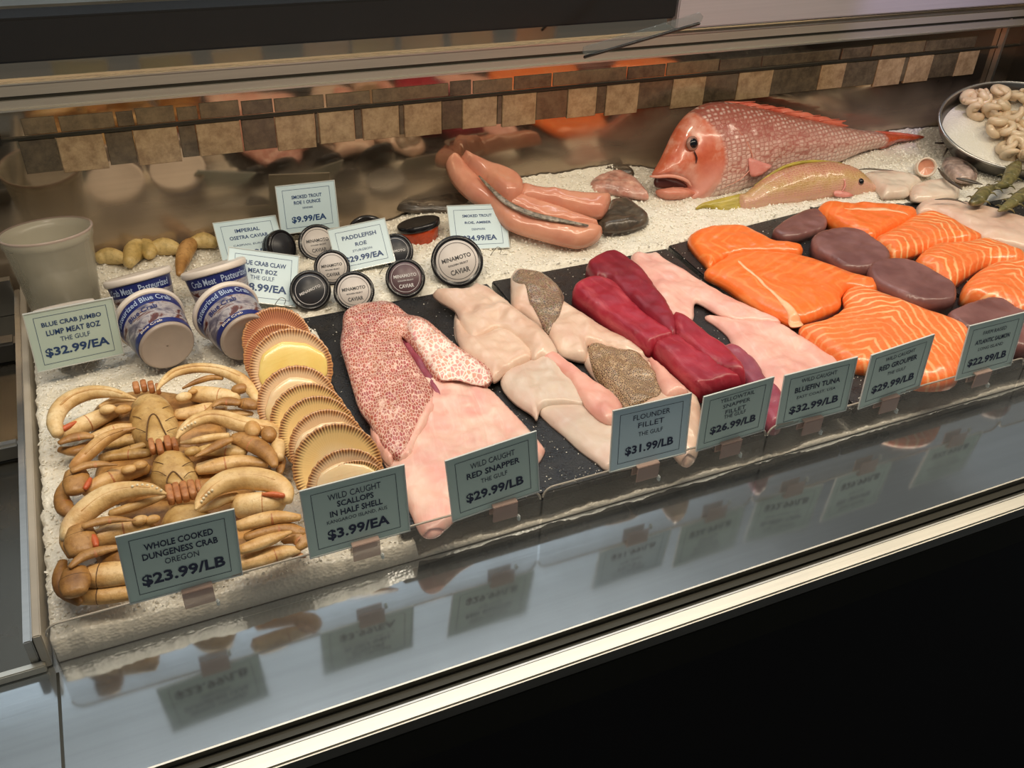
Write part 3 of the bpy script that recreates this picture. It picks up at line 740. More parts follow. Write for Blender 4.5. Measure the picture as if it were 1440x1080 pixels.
def sign(px, lines, label, group, matc, scale=1, ink='ink', hook=False):
    x, y, z, yaw, lean, roll, s = px
    cy, sy = math.cos(yaw), math.sin(yaw); u = Vector((cy, sy, 0)); bk = Vector((-sy, cy, 0)); v = Vector((0, 0, 1)) * math.cos(lean) + bk * math.sin(lean)
    u2 = u * math.cos(roll) + v * math.sin(roll); v2 = -u * math.sin(roll) + v * math.cos(roll); n = u2.cross(v2)
    e = empty('price_sign', (x, y, z), label, 'sign', group)
    Mx = Matrix.Identity(4)
    for i in range(3): Mx[i][0] = u2[i]; Mx[i][1] = v2[i]; Mx[i][2] = n[i]; Mx[i][3] = (x, y, z)[i]
    e.matrix_basis = Mx
    w_, h_ = SW * s, SH * s
    cardo = box('card', (-w_ / 2, 0, -0.0008), (w_ / 2, h_, 0), matc, e, 0.0002)
    # border
    bm = bmesh.new(); mx, t = 0.0085, 0.0005
    for (a, b, c_, d_) in ((-w_ / 2 + mx, mx * .8, w_ / 2 - mx, mx * .8 + t), (-w_ / 2 + mx, h_ - mx * .8 - t, w_ / 2 - mx, h_ - mx * .8), (-w_ / 2 + mx, mx * .8, -w_ / 2 + mx + t, h_ - mx * .8), (w_ / 2 - mx - t, mx * .8, w_ / 2 - mx, h_ - mx * .8)):
        q = [bm.verts.new(p) for p in ((a, b, .0003), (c_, b, .0003), (c_, d_, .0003), (a, d_, .0003))]; bm.faces.new(q)
    link('border', bm_mesh('border', bm), M[ink], cardo, smooth=False)
    bm = bmesh.new(); t = 0.0011
    for (a, b, c_, d_) in ((-w_ / 2 - t, -t, w_ / 2 + t, 0), (-w_ / 2 - t, h_, w_ / 2 + t, h_ + t), (-w_ / 2 - t, 0, -w_ / 2, h_), (w_ / 2, 0, w_ / 2 + t, h_)):
        r_ = bmesh.ops.create_cube(bm, size=1)
        for vv_ in r_['verts']: vv_.co = Vector(((a + c_) / 2 + vv_.co.x * (c_ - a), (b + d_) / 2 + vv_.co.y * (d_ - b), vv_.co.z * .002))
    link('holder_edge', bm_mesh('holder_edge', bm), M['holder'], e, smooth=False)
    for (s_, ww, hh, yy, bold) in lines:
        lettering(s_, ww * w_, hh * h_, 0, yy * h_, 0.0004, M[ink], cardo, bold)
    return e
G1 = 'price signs standing along the front edge'; G2 = 'price signs standing in the ice at the back'
B = 0.02
sign([0.12, -0.0225, 0.021, 0.038, 0.058, -0.049, 0.975], [('WHOLE COOKED', .60, .095, .765, B), ('DUNGENESS CRAB', .66, .095, .625, B), ('OREGON', .30, .085, .495, 0), ('$23.99/LB', .74, .19, .27, .03)], 'teal price sign for whole cooked crab at $23.99, in front of the crabs', G1, M['card'])
sign([0.286, -0.0225, 0.017, 0.002, 0.12, 0.004, 0.987], [('WILD CAUGHT', .52, .09, .81, 0), ('SCALLOPS', .36, .085, .69, B), ('IN HALF SHELL', .52, .09, .56, B), ('KANGAROO ISLAND, AUS', .6, .06, .445, 0), ('$3.99/EA', .62, .17, .25, .03)], 'teal price sign for scallops in half shell at $3.99, below the shells', G1, M['card'])
sign([0.432, -0.0225, 0.018, 0.033, 0.081, 0.061, 0.966], [('WILD CAUGHT', .50, .09, .79, 0), ('RED SNAPPER', .60, .095, .64, B), ('THE GULF', .30, .07, .50, 0), ('$29.99/LB', .66, .17, .28, .03)], 'teal price sign for red snapper at $29.99, below the red-skinned fillets', G1, M['card'])
sign([0.614, -0.0225, 0.021, 0.008, 0.14, -0.028, 0.941], [('FLOUNDER', .48, .085, .81, 0), ('FILLET', .34, .085, .67, 0), ('THE GULF', .32, .07, .52, 0), ('$31.99/LB', .64, .16, .27, .03)], 'blue-grey price sign for flounder fillet at $31.99', G1, M['card2'])
sign([0.723, -0.0225, 0.02, 0.034, 0.041, 0.007, 0.914], [('YELLOWTAIL', .50, .07, .83, 0), ('SNAPPER', .40, .07, .71, 0), ('FILLET', .30, .07, .59, 0), ('THE GULF', .32, .07, .50, 0), ('$26.99/LB', .68, .16, .30, .03)], 'price sign for yellowtail snapper fillet at $26.99, below the tuna', G1, M['card'])
sign([0.838, -0.0225, 0.018, -0.056, 0.025, 0.053, 0.946], [('WILD CAUGHT', .50, .075, .82, 0), ('BLUEFIN TUNA', .64, .10, .66, B), ('EAST COAST, USA', .55, .06, .51, 0), ('$32.99/LB', .70, .16, .28, .03)], 'price sign for bluefin tuna at $32.99, at the gap between two boards', G1, M['card'])
sign([0.957, -0.0225, 0.018, 0.051, 0.029, 0.034, 0.963], [('WILD CAUGHT', .48, .07, .82, 0), ('RED GROUPER', .62, .10, .67, B), ('THE GULF', .30, .06, .52, 0), ('$29.99/LB', .70, .16, .28, .03)], 'price sign for red grouper at $29.99, in front of the big salmon piece', G1, M['card'])
sign([1.113, -0.0225, 0.017, 0.019, 0.111, -0.016, 0.945], [('FARM RAISED', .42, .07, .80, 0), ('ATLANTIC SALMON', .62, .085, .64, B), ('LONG ISLAND', .45, .06, .50, 0), ('$22.99/LB', .70, .16, .26, .03)], 'price sign for salmon at $22.99, furthest right of the front row', G1, M['card'])
for x, lab in ((0.128, 'crab'), (0.290, 'scallop'), (0.440, 'red snapper'), (0.612, 'flounder'), (0.722, 'yellowtail snapper'), (0.838, 'bluefin tuna'), (0.955, 'red grouper'), (1.108, 'salmon')):
    e = empty('sign_clip', (x, -0.0245, 0.0), 'clear plastic clip holding the %s price sign on the guard' % lab, 'clip', 'clear clips on the front guard')
    box('front_jaw', (-0.014, -0.004, 0.0), (0.014, -0.0025, 0.020), M['clip'], e, 0.0005)
    box('back_jaw', (-0.014, 0.0065, 0.002), (0.014, 0.008, 0.0215), M['clip'], e, 0.0005)
    box('top_bridge', (-0.014, -0.004, 0.0201), (0.014, 0.008, 0.0215), M['clip'], e, 0.0005)
    box('foot_tab', (0.014, -0.006, -0.006), (0.017, -0.001, 0.001), M['holder'], e, 0.001)
# rear signs
_q = Q(114.5, 509.5, 0.398)
sign([float(_q[0]), 0.398, float(_q[2]), 0.131, 0.06, -0.044, 0.965], [('BLUE CRAB JUMBO', .68, .10, .76, B), ('LUMP MEAT 8OZ', .62, .095, .62, B), ('THE GULF', .34, .08, .48, 0), ('$32.99/EA', .74, .17, .28, .03)], 'pale price sign for jumbo lump crab meat at $32.99, by the cloudy cup', G2, M['card'], ink='ink_blue')
sign([0.305, 0.599, 0.012, 0.07, 0.961, -0.057, 0.90], [('IMPERIAL', .40, .085, .76, B), ('OSETRA CAVIAR', .62, .085, .60, B), ('CASPIAN, EUROPE', .56, .05, .42, 0), ('$89.99/EA', .68, .14, .22, .03)], 'pale price sign for osetra caviar, partly hidden behind another sign', G2, M['card2'], ink='ink_blue')
sign([0.399, 0.640, 0.028, 0.105, 0.30, -0.072, 0.889], [('SMOKED TROUT', .52, .075, .74, B), ('ROE 1 OUNCE', .46, .075, .62, B), ('DENMARK', .18, .04, .50, 0), ('$9.99/EA', .60, .15, .26, .03)], 'pale price sign for smoked trout roe at $9.99, furthest back of the signs', G2, M['card2'], ink='ink_blue')
sign([0.288, 0.480, 0.012, 0.091, 0.80, -0.36, 0.93], [('BLUE CRAB CLAW', .66, .09, .76, B), ('MEAT 8OZ', .42, .09, .61, B), ('THE GULF', .34, .08, .48, 0), ('$18.99/EA', .72, .17, .28, .03)], 'pale price sign for crab claw meat at $18.99, leaning over the right tubs', G2, M['card2'], ink='ink_blue')
sign([0.453, 0.523, 0.014, -0.252, 0.75, 0.17, 0.832], [('PADDLEFISH', .60, .095, .74, B), ('ROE', .20, .085, .56, B), ('STURGEON', .34, .05, .42, 0), ('$29.99/EA', .68, .15, .24, .03)], 'pale blue price sign for paddlefish roe at $29.99, among the tins', G2, M['card2'], ink='ink_blue')
sign([0.635, 0.523, 0.012, -0.136, 0.816, -0.056, 0.884], [('SMOKED TROUT', .52, .065, .76, B), ('ROE, AMBER', .46, .065, .60, B), ('DENMARK', .24, .045, .45, 0), ('$34.99/EA', .60, .14, .24, .03)], 'pale blue price sign at $34.99, behind the largest caviar tin', G2, M['card2'], ink='ink_blue')
for (x, y, z, lab) in ((0.066, 0.408, 0.004, 'jumbo lump crab sign'), (0.315, 0.470, 0.006, 'crab claw sign'), (0.478, 0.505, 0.008, 'paddlefish sign'), (0.655, 0.505, 0.006, 'rearmost $34.99 sign')):
    pts = [(-0.012, 0, 0.001), (-0.006, 0, 0.009), (0.0, 0.0, 0.014), (0.006, 0, 0.009), (0.003, -.003, 0.002), (0.015, -.004, 0.001)]
    o = link('wire_stand', sweep('wire_stand', pts, [0.0005] * 6, n=6), M['jar_steel']); o.location = (x, y, z)
    tag(o, 'thin looped wire stand under the %s' % lab, 'stand', 'wire sign stands')
# ------------------------------------------------------------------ fillets and steaks
def piece(name, cpx, mat, T, label, cat, group=None, **kw):
    o = flat_piece(name, cpx, mat, T, **kw); tag(o, label, cat, group); return o
GF = 'fish fillets on the slate boards'
sn_flesh = piece('snapper_fillet', C4([(480, 390), (540, 500), (560, 600), (600, 680), (650, 760), (700, 870), (745, 958), (800, 968), (850, 930), (910, 880), (1060, 800), (1190, 700), (1238, 634), (1230, 606), (1180, 545), (1100, 460), (1020, 385), (900, 335), (780, 330), (600, 300)]), M['snapper_flesh'], 0.013,
    'pink skinless side of red snapper, lying lowest, below the red-skinned one', 'fish', GF, r=0.03, edge=0.2, amp=0.003)
def slit(u, v, d, t): return 0 * u
sn_skin = piece('snapper_fillet', C4([(437, 90), (475, 62), (520, 52), (610, 45), (665, 72), (700, 100), (760, 115), (830, 168), (890, 222), (960, 268), (1005, 298), (1030, 328), (1027, 355), (1000, 378), (955, 358), (900, 345), (850, 352), (805, 356), (775, 315), (725, 240), (690, 196), (668, 180), (676, 208), (705, 255), (748, 325), (785, 378), (796, 420), (780, 465), (745, 520), (712, 590), (690, 645), (655, 668), (628, 655), (600, 640), (570, 590), (545, 535), (500, 470), (478, 410), (455, 330), (437, 270), (422, 215), (430, 150)]), M['red_skin'], 0.014,
    'red-scaled skin-on snapper fillet with a long slit, beside the scallop shells', 'fish', GF, z0=0.010, zref=0.014, r=0.022, edge=0.35, amp=0.003)
p = drape('netted_skin', C4([(690, 130), (760, 130), (830, 176), (890, 230), (960, 274), (1018, 322), (1020, 350), (990, 362), (940, 350), (890, 336), (820, 338), (780, 290), (730, 215)]), M['red_skin_net'], sn_skin, 0.022)
p['label'] = 'pale patch of skin with netted scales'
p = flat_piece('cut_edge', C4([(545, 530), (575, 560), (600, 610), (607, 585), (590, 560), (600, 545), (612, 560), (612, 600), (640, 660), (628, 690), (600, 670), (565, 620), (545, 575)]), M['pink_flesh'], 0.012, z0=0.004, zref=0.010, parent=sn_skin, r=0.008)
p['label'] = 'pink cut edge under the skin'
p = flat_piece('cut_edge', C4([(796, 425), (800, 465), (770, 530), (730, 600), (700, 660), (650, 675), (690, 600), (725, 520), (765, 440)]), M['snapper_flesh'], 0.014, z0=0.006, zref=0.012, parent=sn_skin, r=0.008)
p['label'] = 'pink cut edge under the skin'
p = flat_piece('slit_flesh', C4([(672, 185), (720, 225), (780, 310), (812, 370), (840, 430), (850, 480), (820, 440), (790, 400), (740, 320), (690, 240)]), M['tuna_purple'], 0.008, z0=0.007, zref=0.012, parent=sn_skin, r=0.008)
p['label'] = 'dark pink flesh showing in the slit'
# flounder stack
piece('flounder_fillet', C5([(120, 310), (110, 360), (118, 420), (160, 470), (240, 540), (290, 560), (330, 540), (300, 470), (220, 420), (150, 360)]), M['white_membrane'], 0.009, 'thin greyish flounder fillet edge showing beneath the others', 'fish', GF, r=0.015)
piece('flounder_fillet', C5([(455, 705), (520, 680), (640, 682), (740, 740), (800, 720), (880, 780), (900, 900), (780, 945), (725, 942), (690, 915), (620, 865), (555, 805), (495, 755)]), M['white_membrane'], 0.011, 'flounder fillet nearest the front guard, half behind its sign', 'fish', GF, r=0.03)
piece('flounder_fillet', C5([(300, 580), (325, 545), (380, 520), (430, 498), (470, 492), (520, 498), (580, 560), (620, 610), (645, 685), (590, 684), (520, 682), (465, 695), (447, 738), (425, 715), (360, 672), (312, 620)]), M['white_membrane'], 0.014, 'whitish flounder fillet with torn membrane folded over the lowest one', 'fish', GF, z0=0.004, r=0.03, amp=0.003)
piece('flounder_fillet', C5([(490, 470), (530, 475), (620, 540), (700, 600), (762, 642), (795, 690), (780, 740), (742, 757), (695, 735), (645, 685), (595, 600), (540, 540), (470, 500)]), M['pink_flesh'], 0.014, 'long pinkish flounder fillet lobe reaching down to the flounder sign', 'fish', GF, z0=0.010, r=0.028, amp=0.003)
piece('flounder_fillet', C5([(120, 330), (180, 400), (235, 400), (290, 375), (350, 395), (395, 430), (428, 470), (425, 498), (370, 520), (325, 545), (285, 580), (262, 578), (215, 525), (150, 470), (120, 400)]), M['white_flesh'], 0.015, 'cream flounder fillet folded in the middle of the stack', 'fish', GF, z0=0.008, r=0.028, amp=0.003)
piece('flounder_fillet', C5([(25, 230), (50, 220), (110, 219), (165, 215), (185, 200), (205, 193), (228, 205), (260, 215), (335, 270), (400, 325), (460, 365), (495, 405), (520, 440), (530, 475), (500, 498), (470, 492), (430, 498), (415, 460), (385, 425), (340, 395), (290, 375), (250, 392), (215, 415), (182, 432), (160, 400), (140, 360), (118, 300), (85, 275), (50, 255)]), M['white_flesh'], 0.017, 'uppermost cream flounder fillet with two pointed tails at the board edge', 'fish', GF, z0=0.010, r=0.03, amp=0.0035)
# grouper fillets, skin part on
def grouper(fl, sk, T, label, skinmat, z0=0.0):
    o = piece('grouper_fillet', C5(fl), M['white_flesh'], T, label, 'fish', GF, z0=z0, r=0.026, amp=0.003)
    s = drape('skin', C5(sk), skinmat, o, z0 + T * .8, 0.002, label='speckled brown skin')
    return o
o = grouper([(640, 505), (655, 445), (700, 440), (860, 480), (960, 540), (1060, 628), (1110, 680), (1110, 830), (1080, 905), (1030, 905), (940, 800), (840, 730), (760, 650), (700, 590)],
        [(655, 440), (700, 444), (760, 462), (850, 488), (885, 520), (915, 560), (940, 605), (945, 655), (900, 680), (830, 690), (795, 682), (760, 645), (715, 590), (680, 545), (662, 500)], 0.020, 'skin-on grouper fillet with brown speckled skin, half behind the flounder sign', M['brown_skin'])
piece('grouper_fillet', C5([(900, 490), (960, 530), (1010, 580), (1062, 630), (1030, 645), (970, 650), (945, 610), (925, 550)]), M['pink_flesh'], 0.012, 'pink belly strip lying along the speckled grouper fillet', 'fish', GF, z0=0.018, r=0.02)
grouper([(340, 195), (345, 155), (375, 140), (450, 148), (520, 190), (555, 235), (562, 268), (620, 310), (720, 372), (830, 430), (892, 487), (850, 487), (770, 462), (700, 440), (655, 435), (658, 470), (645, 498), (590, 490), (530, 465), (490, 400), (440, 350), (385, 308), (346, 288)],
        [(348, 165), (378, 145), (420, 146), (470, 160), (522, 194), (552, 238), (555, 275), (540, 320), (515, 360), (492, 388), (465, 352), (440, 310), (415, 270), (398, 225), (365, 195)], 0.018, 'grouper fillet with grey-brown skin at its top end, behind the speckled one', M['grey_skin'], 0.004)
# tuna loins
def tuna(px, label, mat='tuna_flesh', T=0.03, **kw):
    return piece('tuna_loin', px, M[mat], T, label, 'fish', 'crimson tuna pieces', r=kw.pop('r', 0.012), edge=kw.pop('edge', 0.5), power=2.4, **kw)
tuna(C5([(1165, 475), (1200, 462), (1245, 460), (1330, 520), (1375, 592), (1440, 660), (1440, 765), (1390, 778), (1340, 700), (1290, 610), (1220, 540)]), 'purplish tuna piece lying lowest between tuna and pale fillets', 'tuna_purple', 0.022)
tuna(C5([(645, 150), (668, 122), (740, 92), (790, 104), (850, 148), (900, 200), (932, 250), (965, 290), (990, 335), (1010, 380), (1005, 440), (940, 400), (880, 340), (800, 270), (730, 205), (680, 200)]), 'darkest crimson tuna loin at the back of the tuna', 'tuna_dark', 0.036, edge=0.6)
tuna(C5([(594, 255), (600, 225), (655, 200), (700, 200), (765, 225), (835, 300), (890, 352), (960, 400), (1002, 432), (965, 452), (920, 470), (890, 470), (800, 415), (720, 352), (650, 300)]), 'bright red tuna loin block with a pale sinewy left end', 'tuna_flesh', 0.034, edge=0.6)
tuna(C5([(985, 360), (1005, 340), (1075, 380), (1150, 440), (1205, 475), (1262, 535), (1292, 590), (1270, 603), (1180, 570), (1100, 520), (1030, 455), (1000, 420)]), 'long narrow tuna strip with sinew running toward the front', 'tuna_flesh', 0.036, edge=0.5)
tuna(C5([(918, 475), (945, 448), (1010, 430), (1080, 478), (1170, 540), (1270, 600), (1235, 618), (1105, 640), (1050, 600), (980, 530)]), 'wedge of red tuna nearest the front of the board', 'tuna_flesh', 0.032, edge=0.6)
# yellowtail
piece('yellowtail_fillet', C6([(245, 492), (262, 482), (320, 492), (420, 510), (520, 515), (600, 560), (700, 625), (750, 660), (720, 780), (560, 880), (500, 880), (460, 740), (400, 655), (352, 605), (330, 560), (285, 520)]), M['pale_pink_flesh'], 0.012, 'pale pink yellowtail fillet running down behind the bluefin tuna sign', 'fish', GF, r=0.03, amp=0.003)
piece('yellowtail_fillet', C5([(828, 86), (850, 70), (890, 74), (930, 68), (962, 90), (1030, 132), (1110, 180), (1200, 233), (1320, 292), (1425, 338), (1425, 355), (1350, 348), (1280, 346), (1180, 312), (1092, 268), (1082, 330), (1055, 346), (1000, 330), (940, 290), (895, 215), (850, 140)]), M['pale_pink_flesh'], 0.012, 'pale pink yellowtail fillet with a long tail touching the salmon', 'fish', GF, z0=0.004, r=0.03, amp=0.003)
# salmon
GS = 'salmon pieces'
def sal(px, mat, T, label, **kw):
    return piece('salmon_piece', px, M[mat], T, label, 'salmon', GS, r=kw.pop('r', 0.022), edge=kw.pop('edge', 0.4), **kw)
s1 = sal(C6([(180, 205), (198, 182), (235, 168), (285, 158), (380, 158), (450, 185), (500, 213), (560, 220), (605, 230), (612, 245), (595, 258), (540, 258), (480, 256), (400, 258), (330, 268), (290, 288), (262, 306), (238, 280), (205, 245)]), 'salmon_plain', 0.020, 'smooth orange salmon piece furthest back on the salmon board')
s2 = sal(C6([(245, 330), (262, 308), (300, 285), (350, 262), (480, 254), (600, 268), (700, 300), (800, 335), (888, 362), (898, 385), (870, 400), (790, 388), (758, 415), (752, 452), (700, 480), (650, 500), (600, 512), (560, 512), (480, 475), (400, 430), (320, 372)]), 'salmon_plain', 0.022, 'long smooth salmon side with a white fat line down its middle', r=0.03)
drape('fat_line', C6([(368, 282), (378, 281), (410, 311), (450, 346), (500, 391), (560, 441), (592, 466), (622, 488), (596, 497), (572, 494), (558, 468), (540, 447), (498, 403), (445, 353), (400, 313)]), M['salmon_fat_line'], s2, 0.025, 0.0006, r=.003, step=.003, label='pale fat line')
s3 = sal(C6([(598, 540), (640, 522), (700, 505), (765, 460), (762, 415), (785, 390), (830, 384), (950, 425), (1060, 468), (1150, 500), (1235, 535), (1238, 580), (1222, 640), (1185, 730), (1075, 748), (950, 722), (870, 692), (805, 680), (745, 652), (670, 600)]), 'salmon_fat', 0.024, 'largest salmon piece, striped with fat, behind the red grouper sign', r=0.03, flip=False)
s4 = sal(C6([(662, 97), (690, 77), (760, 80), (860, 80), (960, 86), (1030, 103), (1034, 125), (960, 160), (905, 185), (872, 205), (820, 190), (735, 150), (680, 117)]), 'salmon_plain', 0.028, 'thick smooth salmon portion at the back right of the brown steaks', edge=0.45)
drape('fat_line', C6([(765, 94), (850, 88), (940, 92), (1010, 106), (940, 99), (850, 95)]), M['salmon_fat_line'], s4, 0.027, 0.0006, r=.003, step=.003, label='pale fat line')
s5 = sal(C6([(878, 208), (920, 182), (960, 160), (1000, 135), (1045, 112), (1105, 106), (1165, 130), (1230, 168), (1285, 198), (1245, 215), (1170, 220), (1110, 232), (1050, 248), (962, 273), (930, 262), (915, 238)]), 'salmon_fat2', 0.024, 'wedge of salmon with bold fat stripes touching the pale fish at right')
s6 = sal(C6([(1033, 290), (1058, 255), (1110, 228), (1200, 224), (1290, 208), (1370, 232), (1440, 262), (1450, 295), (1390, 303), (1300, 300), (1230, 335), (1165, 376), (1120, 352), (1070, 315)]), 'salmon_fat2', 0.026, 'salmon portion with chevron stripes behind the rightmost one')
s7 = sal(C6([(1203, 405), (1228, 360), (1300, 312), (1370, 295), (1450, 305), (1520, 340), (1540, 430), (1480, 485), (1425, 482), (1370, 460), (1280, 437), (1220, 425)]), 'salmon_fat', 0.030, 'rightmost salmon portion, cut off by the edge of the photo')
# brown steaks
def steak(px, T, label, **kw):
    return piece('fish_steak', px, M['steak'], T, label, 'fish', 'brown-purple fish steaks', r=0.009, edge=0.72, power=2.5, step=0.0035, amp=0.0008, **kw)
steak(C6([(497, 180), (520, 158), (560, 132), (620, 106), (660, 104), (690, 118), (700, 145), (690, 170), (640, 188), (590, 204), (545, 205), (510, 192)]), 0.018, 'thin brown fish steak furthest back on the salmon board')
steak(C6([(640, 225), (650, 205), (690, 188), (760, 178), (830, 190), (890, 230), (932, 268), (925, 300), (880, 325), (830, 330), (760, 318), (700, 285), (655, 258)]), 0.024, 'middle brown-purple fish steak, thick and oval')
steak(C6([(850, 340), (865, 312), (920, 298), (990, 298), (1050, 318), (1110, 352), (1172, 393), (1182, 425), (1165, 455), (1080, 462), (1000, 442), (930, 408), (875, 375)]), 0.026, 'brown-purple fish steak closest to the striped salmon')
steak(C6([(1150, 500), (1200, 472), (1270, 448), (1340, 438), (1400, 475), (1480, 520), (1490, 600), (1430, 630), (1300, 580), (1200, 545)]), 0.024, 'brown-purple fish steak behind the last sign at right')
piece('white_fish_fillet', C6([(1040, 75), (1065, 57), (1110, 56), (1180, 62), (1290, 82), (1400, 112), (1480, 140), (1560, 185), (1500, 240), (1400, 226), (1290, 200), (1230, 168), (1165, 130), (1100, 106), (1045, 102)]), M['white_flesh'], 0.020, 'long pale fish fillet at the back right corner of the boards', 'fish', GF, r=0.03)

# ------------------------------------------------------------------ scallops in the half shell
shp0 = None
def make_shell(r=0.048, matk='shell_yellow', depth=0.009):
    nr, na = 12, 96; verts = [(0, 0, 0)]; faces = []
    for i in range(1, nr + 1):
        q = i / nr
        for j in range(na):
            a = 2 * math.pi * j / na
            rr = r * q * (1 + 0.012 * math.cos(a * 29) * q ** 3) * (1 - 0.05 * max(0, -math.sin(a)) ** 4 * 0)
            z = depth * q ** 2.4 + 0.00035 * math.cos(a * 42) * q ** 9
            verts.append((rr * math.cos(a), rr * math.sin(a), z))
    for j in range(na): faces.append([0, 1 + j, 1 + (j + 1) % na])
    for i in range(nr - 1):
        for j in range(na):
            a = 1 + i * na + j; b = 1 + i * na + (j + 1) % na
            faces.append([a, a + na, b + na, b])
    n0 = len(verts)
    verts += [(v[0], v[1], v[2] - 0.0022) for v in verts]
    faces += [[k + n0 for k in reversed(f)] for f in faces]
    for j in range(na):
        a = 1 + (nr - 1) * na + j; b = 1 + (nr - 1) * na + (j + 1) % na; faces.append([b, a, a + n0, b + n0])
    return mesh_of('shell', verts, faces)
SH = [((170, 68), 130, 'shell_pink', None, 'scallop shell furthest back, pinkish and striped all over'),
      ((178, 133), 132, 'shell_pink', None, 'second scallop shell from the back, mostly covered'),
      ((228, 152), 158, 'shell_cream', 'scallop_yellow', 'scallop shell holding the broad yellow meat'),
      ((252, 300), 152, 'shell_cream', 'scallop_meat', 'scallop shell with pale rim just below the yellow meat'),
      ((300, 370), 150, 'shell_yellow', None, 'scallop shell with dark rim, first of the close-packed four'),
      ((335, 420), 150, 'shell_yellow', None, 'scallop shell with dark rim, second of the close-packed four'),
      ((372, 474), 148, 'shell_cream', 'scallop_meat', 'scallop shell third of the close-packed four, pale inside'),
      ((412, 530), 172, 'shell_yellow', None, 'largest scallop shell with golden inside and dark brown rim'),
      ((455, 630), 160, 'shell_cream', 'scallop_meat', 'scallop with a pale ruffled meat above the scallop sign'),
      ((490, 676), 138, 'shell_yellow', None, 'lowest scallop shell, half hidden by the scallop sign')]
tilt = math.radians(50)
nrm = Vector((-0.16, -math.sin(tilt), math.cos(tilt))).normalized()
for k, ((tx, ty), hw, mk, meat, lab) in enumerate(SH):
    (cx, cy), = [(330 + tx * .352, 410 + (ty + hw) * .352)]
    z = 0.034
    for it in range(3):
        c = P(cx, cy, z); dist = np.linalg.norm(c - CAM); R_ = hw * .352 * dist / FPX
        z = 0.004 + R_ * math.sin(tilt) * 0.95
    e = empty('scallop_shell', tuple(c), lab, 'scallop', 'scallops on the half shell')
    e.matrix_basis = frame_from(c, nrm, (1, 0, 0)) @ Matrix.Rotation(random.uniform(-.1, .1), 4, 'Z')
    s_ = R_ / 0.05
    o = link('shell', make_shell(0.05), M[mk], e); o.scale = (s_, s_, s_)
    if meat:
        bm = bmesh.new(); bmesh.ops.create_uvsphere(bm, u_segments=28, v_segments=14, radius=1)
        for v in bm.verts:
            a = math.atan2(v.co.y, v.co.x); w_ = 1 + 0.05 * math.sin(a * 3 + k) + 0.02 * math.sin(a * 9)
            v.co = Vector((v.co.x * R_ * .84 * w_, v.co.y * R_ * .72 * w_ - R_ * .05, v.co.z * .0045 + .0065))
        link('meat', bm_mesh('meat', bm), M[meat], e)

# ------------------------------------------------------------------ crabs
def cpt(cx, cy, z): return P(cx * .3517, 480 + cy * .3517, z)
def limb(name, par, pts, rad, zs, mat, flat=1.0, n=12, sub=3, k=0.00031):
    """pts in the photo crop, zs = heights above the ice"""
    if name == 'leg' and flat == 1.0: flat = .72; rad = [r * 1.18 for r in rad]
    if not isinstance(zs, (list, tuple)): zs = [zs] * len(pts)
    if len(zs) == 2 and len(pts) > 2: zs = list(np.linspace(zs[0], zs[1], len(pts)))
    W = [cpt(p[0], p[1], z) - np.array(par.location) for p, z in zip(pts, zs)]
    me = sweep(name, W, [r * k for r in rad], n=n, flat=flat, sub=sub)
    o = link(name, me, M[mat], par)
    if name in ('leg', 'arm') and len(pts) >= 3:
        i = len(pts) // 2; t_ = W[i] - W[i - 1]; t_ = t_ / np.linalg.norm(t_); r_ = rad[i] * k
        p0 = W[i] * .72 + W[i - 1] * .28; rm = (rad[i] * .72 + rad[i - 1] * .28) * k
        link('joint_ring', sweep('joint_ring', [p0 - t_ * .0016, p0, p0 + t_ * .0016], [(rm * .97, rm * flat * .97), (rm * 1.035, rm * flat * 1.05), (rm * .97, rm * flat * .97)], n=12, sub=1, cap=False), M['crab_dark' if i % 2 else 'crab_mouth'], o)
    return o
def plate(name, par, pts, mat, T, z0, r=0.01, edge=0.2, amp=0.0008):
    o = flat_piece(name, C1(pts), M[mat], T, z0=z0, zref=z0 + T * .5, parent=par, r=r, edge=edge, amp=amp, step=0.003, axis=0.0); return o
def crab(label, at, z=0.0):
    c = cpt(at[0], at[1], 0.0); return empty('cooked_crab', (c[0], c[1], z), label, 'crab', 'cooked crabs stacked belly up')
def joint(par, x, y, z, r, mat='crab_cream', sc=(1.25, .85, .7)):
    c = cpt(x, y, z) - np.array(par.location)
    return ball('joint', tuple(c), r * .00025, M[mat], par, sc)
def mouth(par, blocks, z=0.036):
    for (x, y, w_, h_) in blocks:
        c = cpt(x, y, z) - np.array(par.location)
        o = ball('mouthpart', tuple(c), 1.0, M['crab_mouth'], par, (w_ * .00016, h_ * .00021, .006), seg=12)
        for v in o.data.vertices:
            d_ = [(v.co[i] - c[i]) / (w_ * .00016, h_ * .00021, .006)[i] for i in range(3)]
            d_ = [math.copysign(abs(q) ** .45, q) for q in d_]
            v.co = Vector([c[i] + d_[i] * (w_ * .00015, h_ * .0002, .0055)[i] for i in range(3)])
def flap(par, pts, z):
    o = plate('abdomen_flap', par, pts, 'crab_belly', 0.003, z, r=0.004)
    W = [cpt(p[0], p[1], z + .0022) - np.array(par.location) for p in pts]
    W.append(W[0]); link('flap_seam', sweep('flap_seam', W, [0.0007] * len(W), n=6), M['crab_dark'], par)
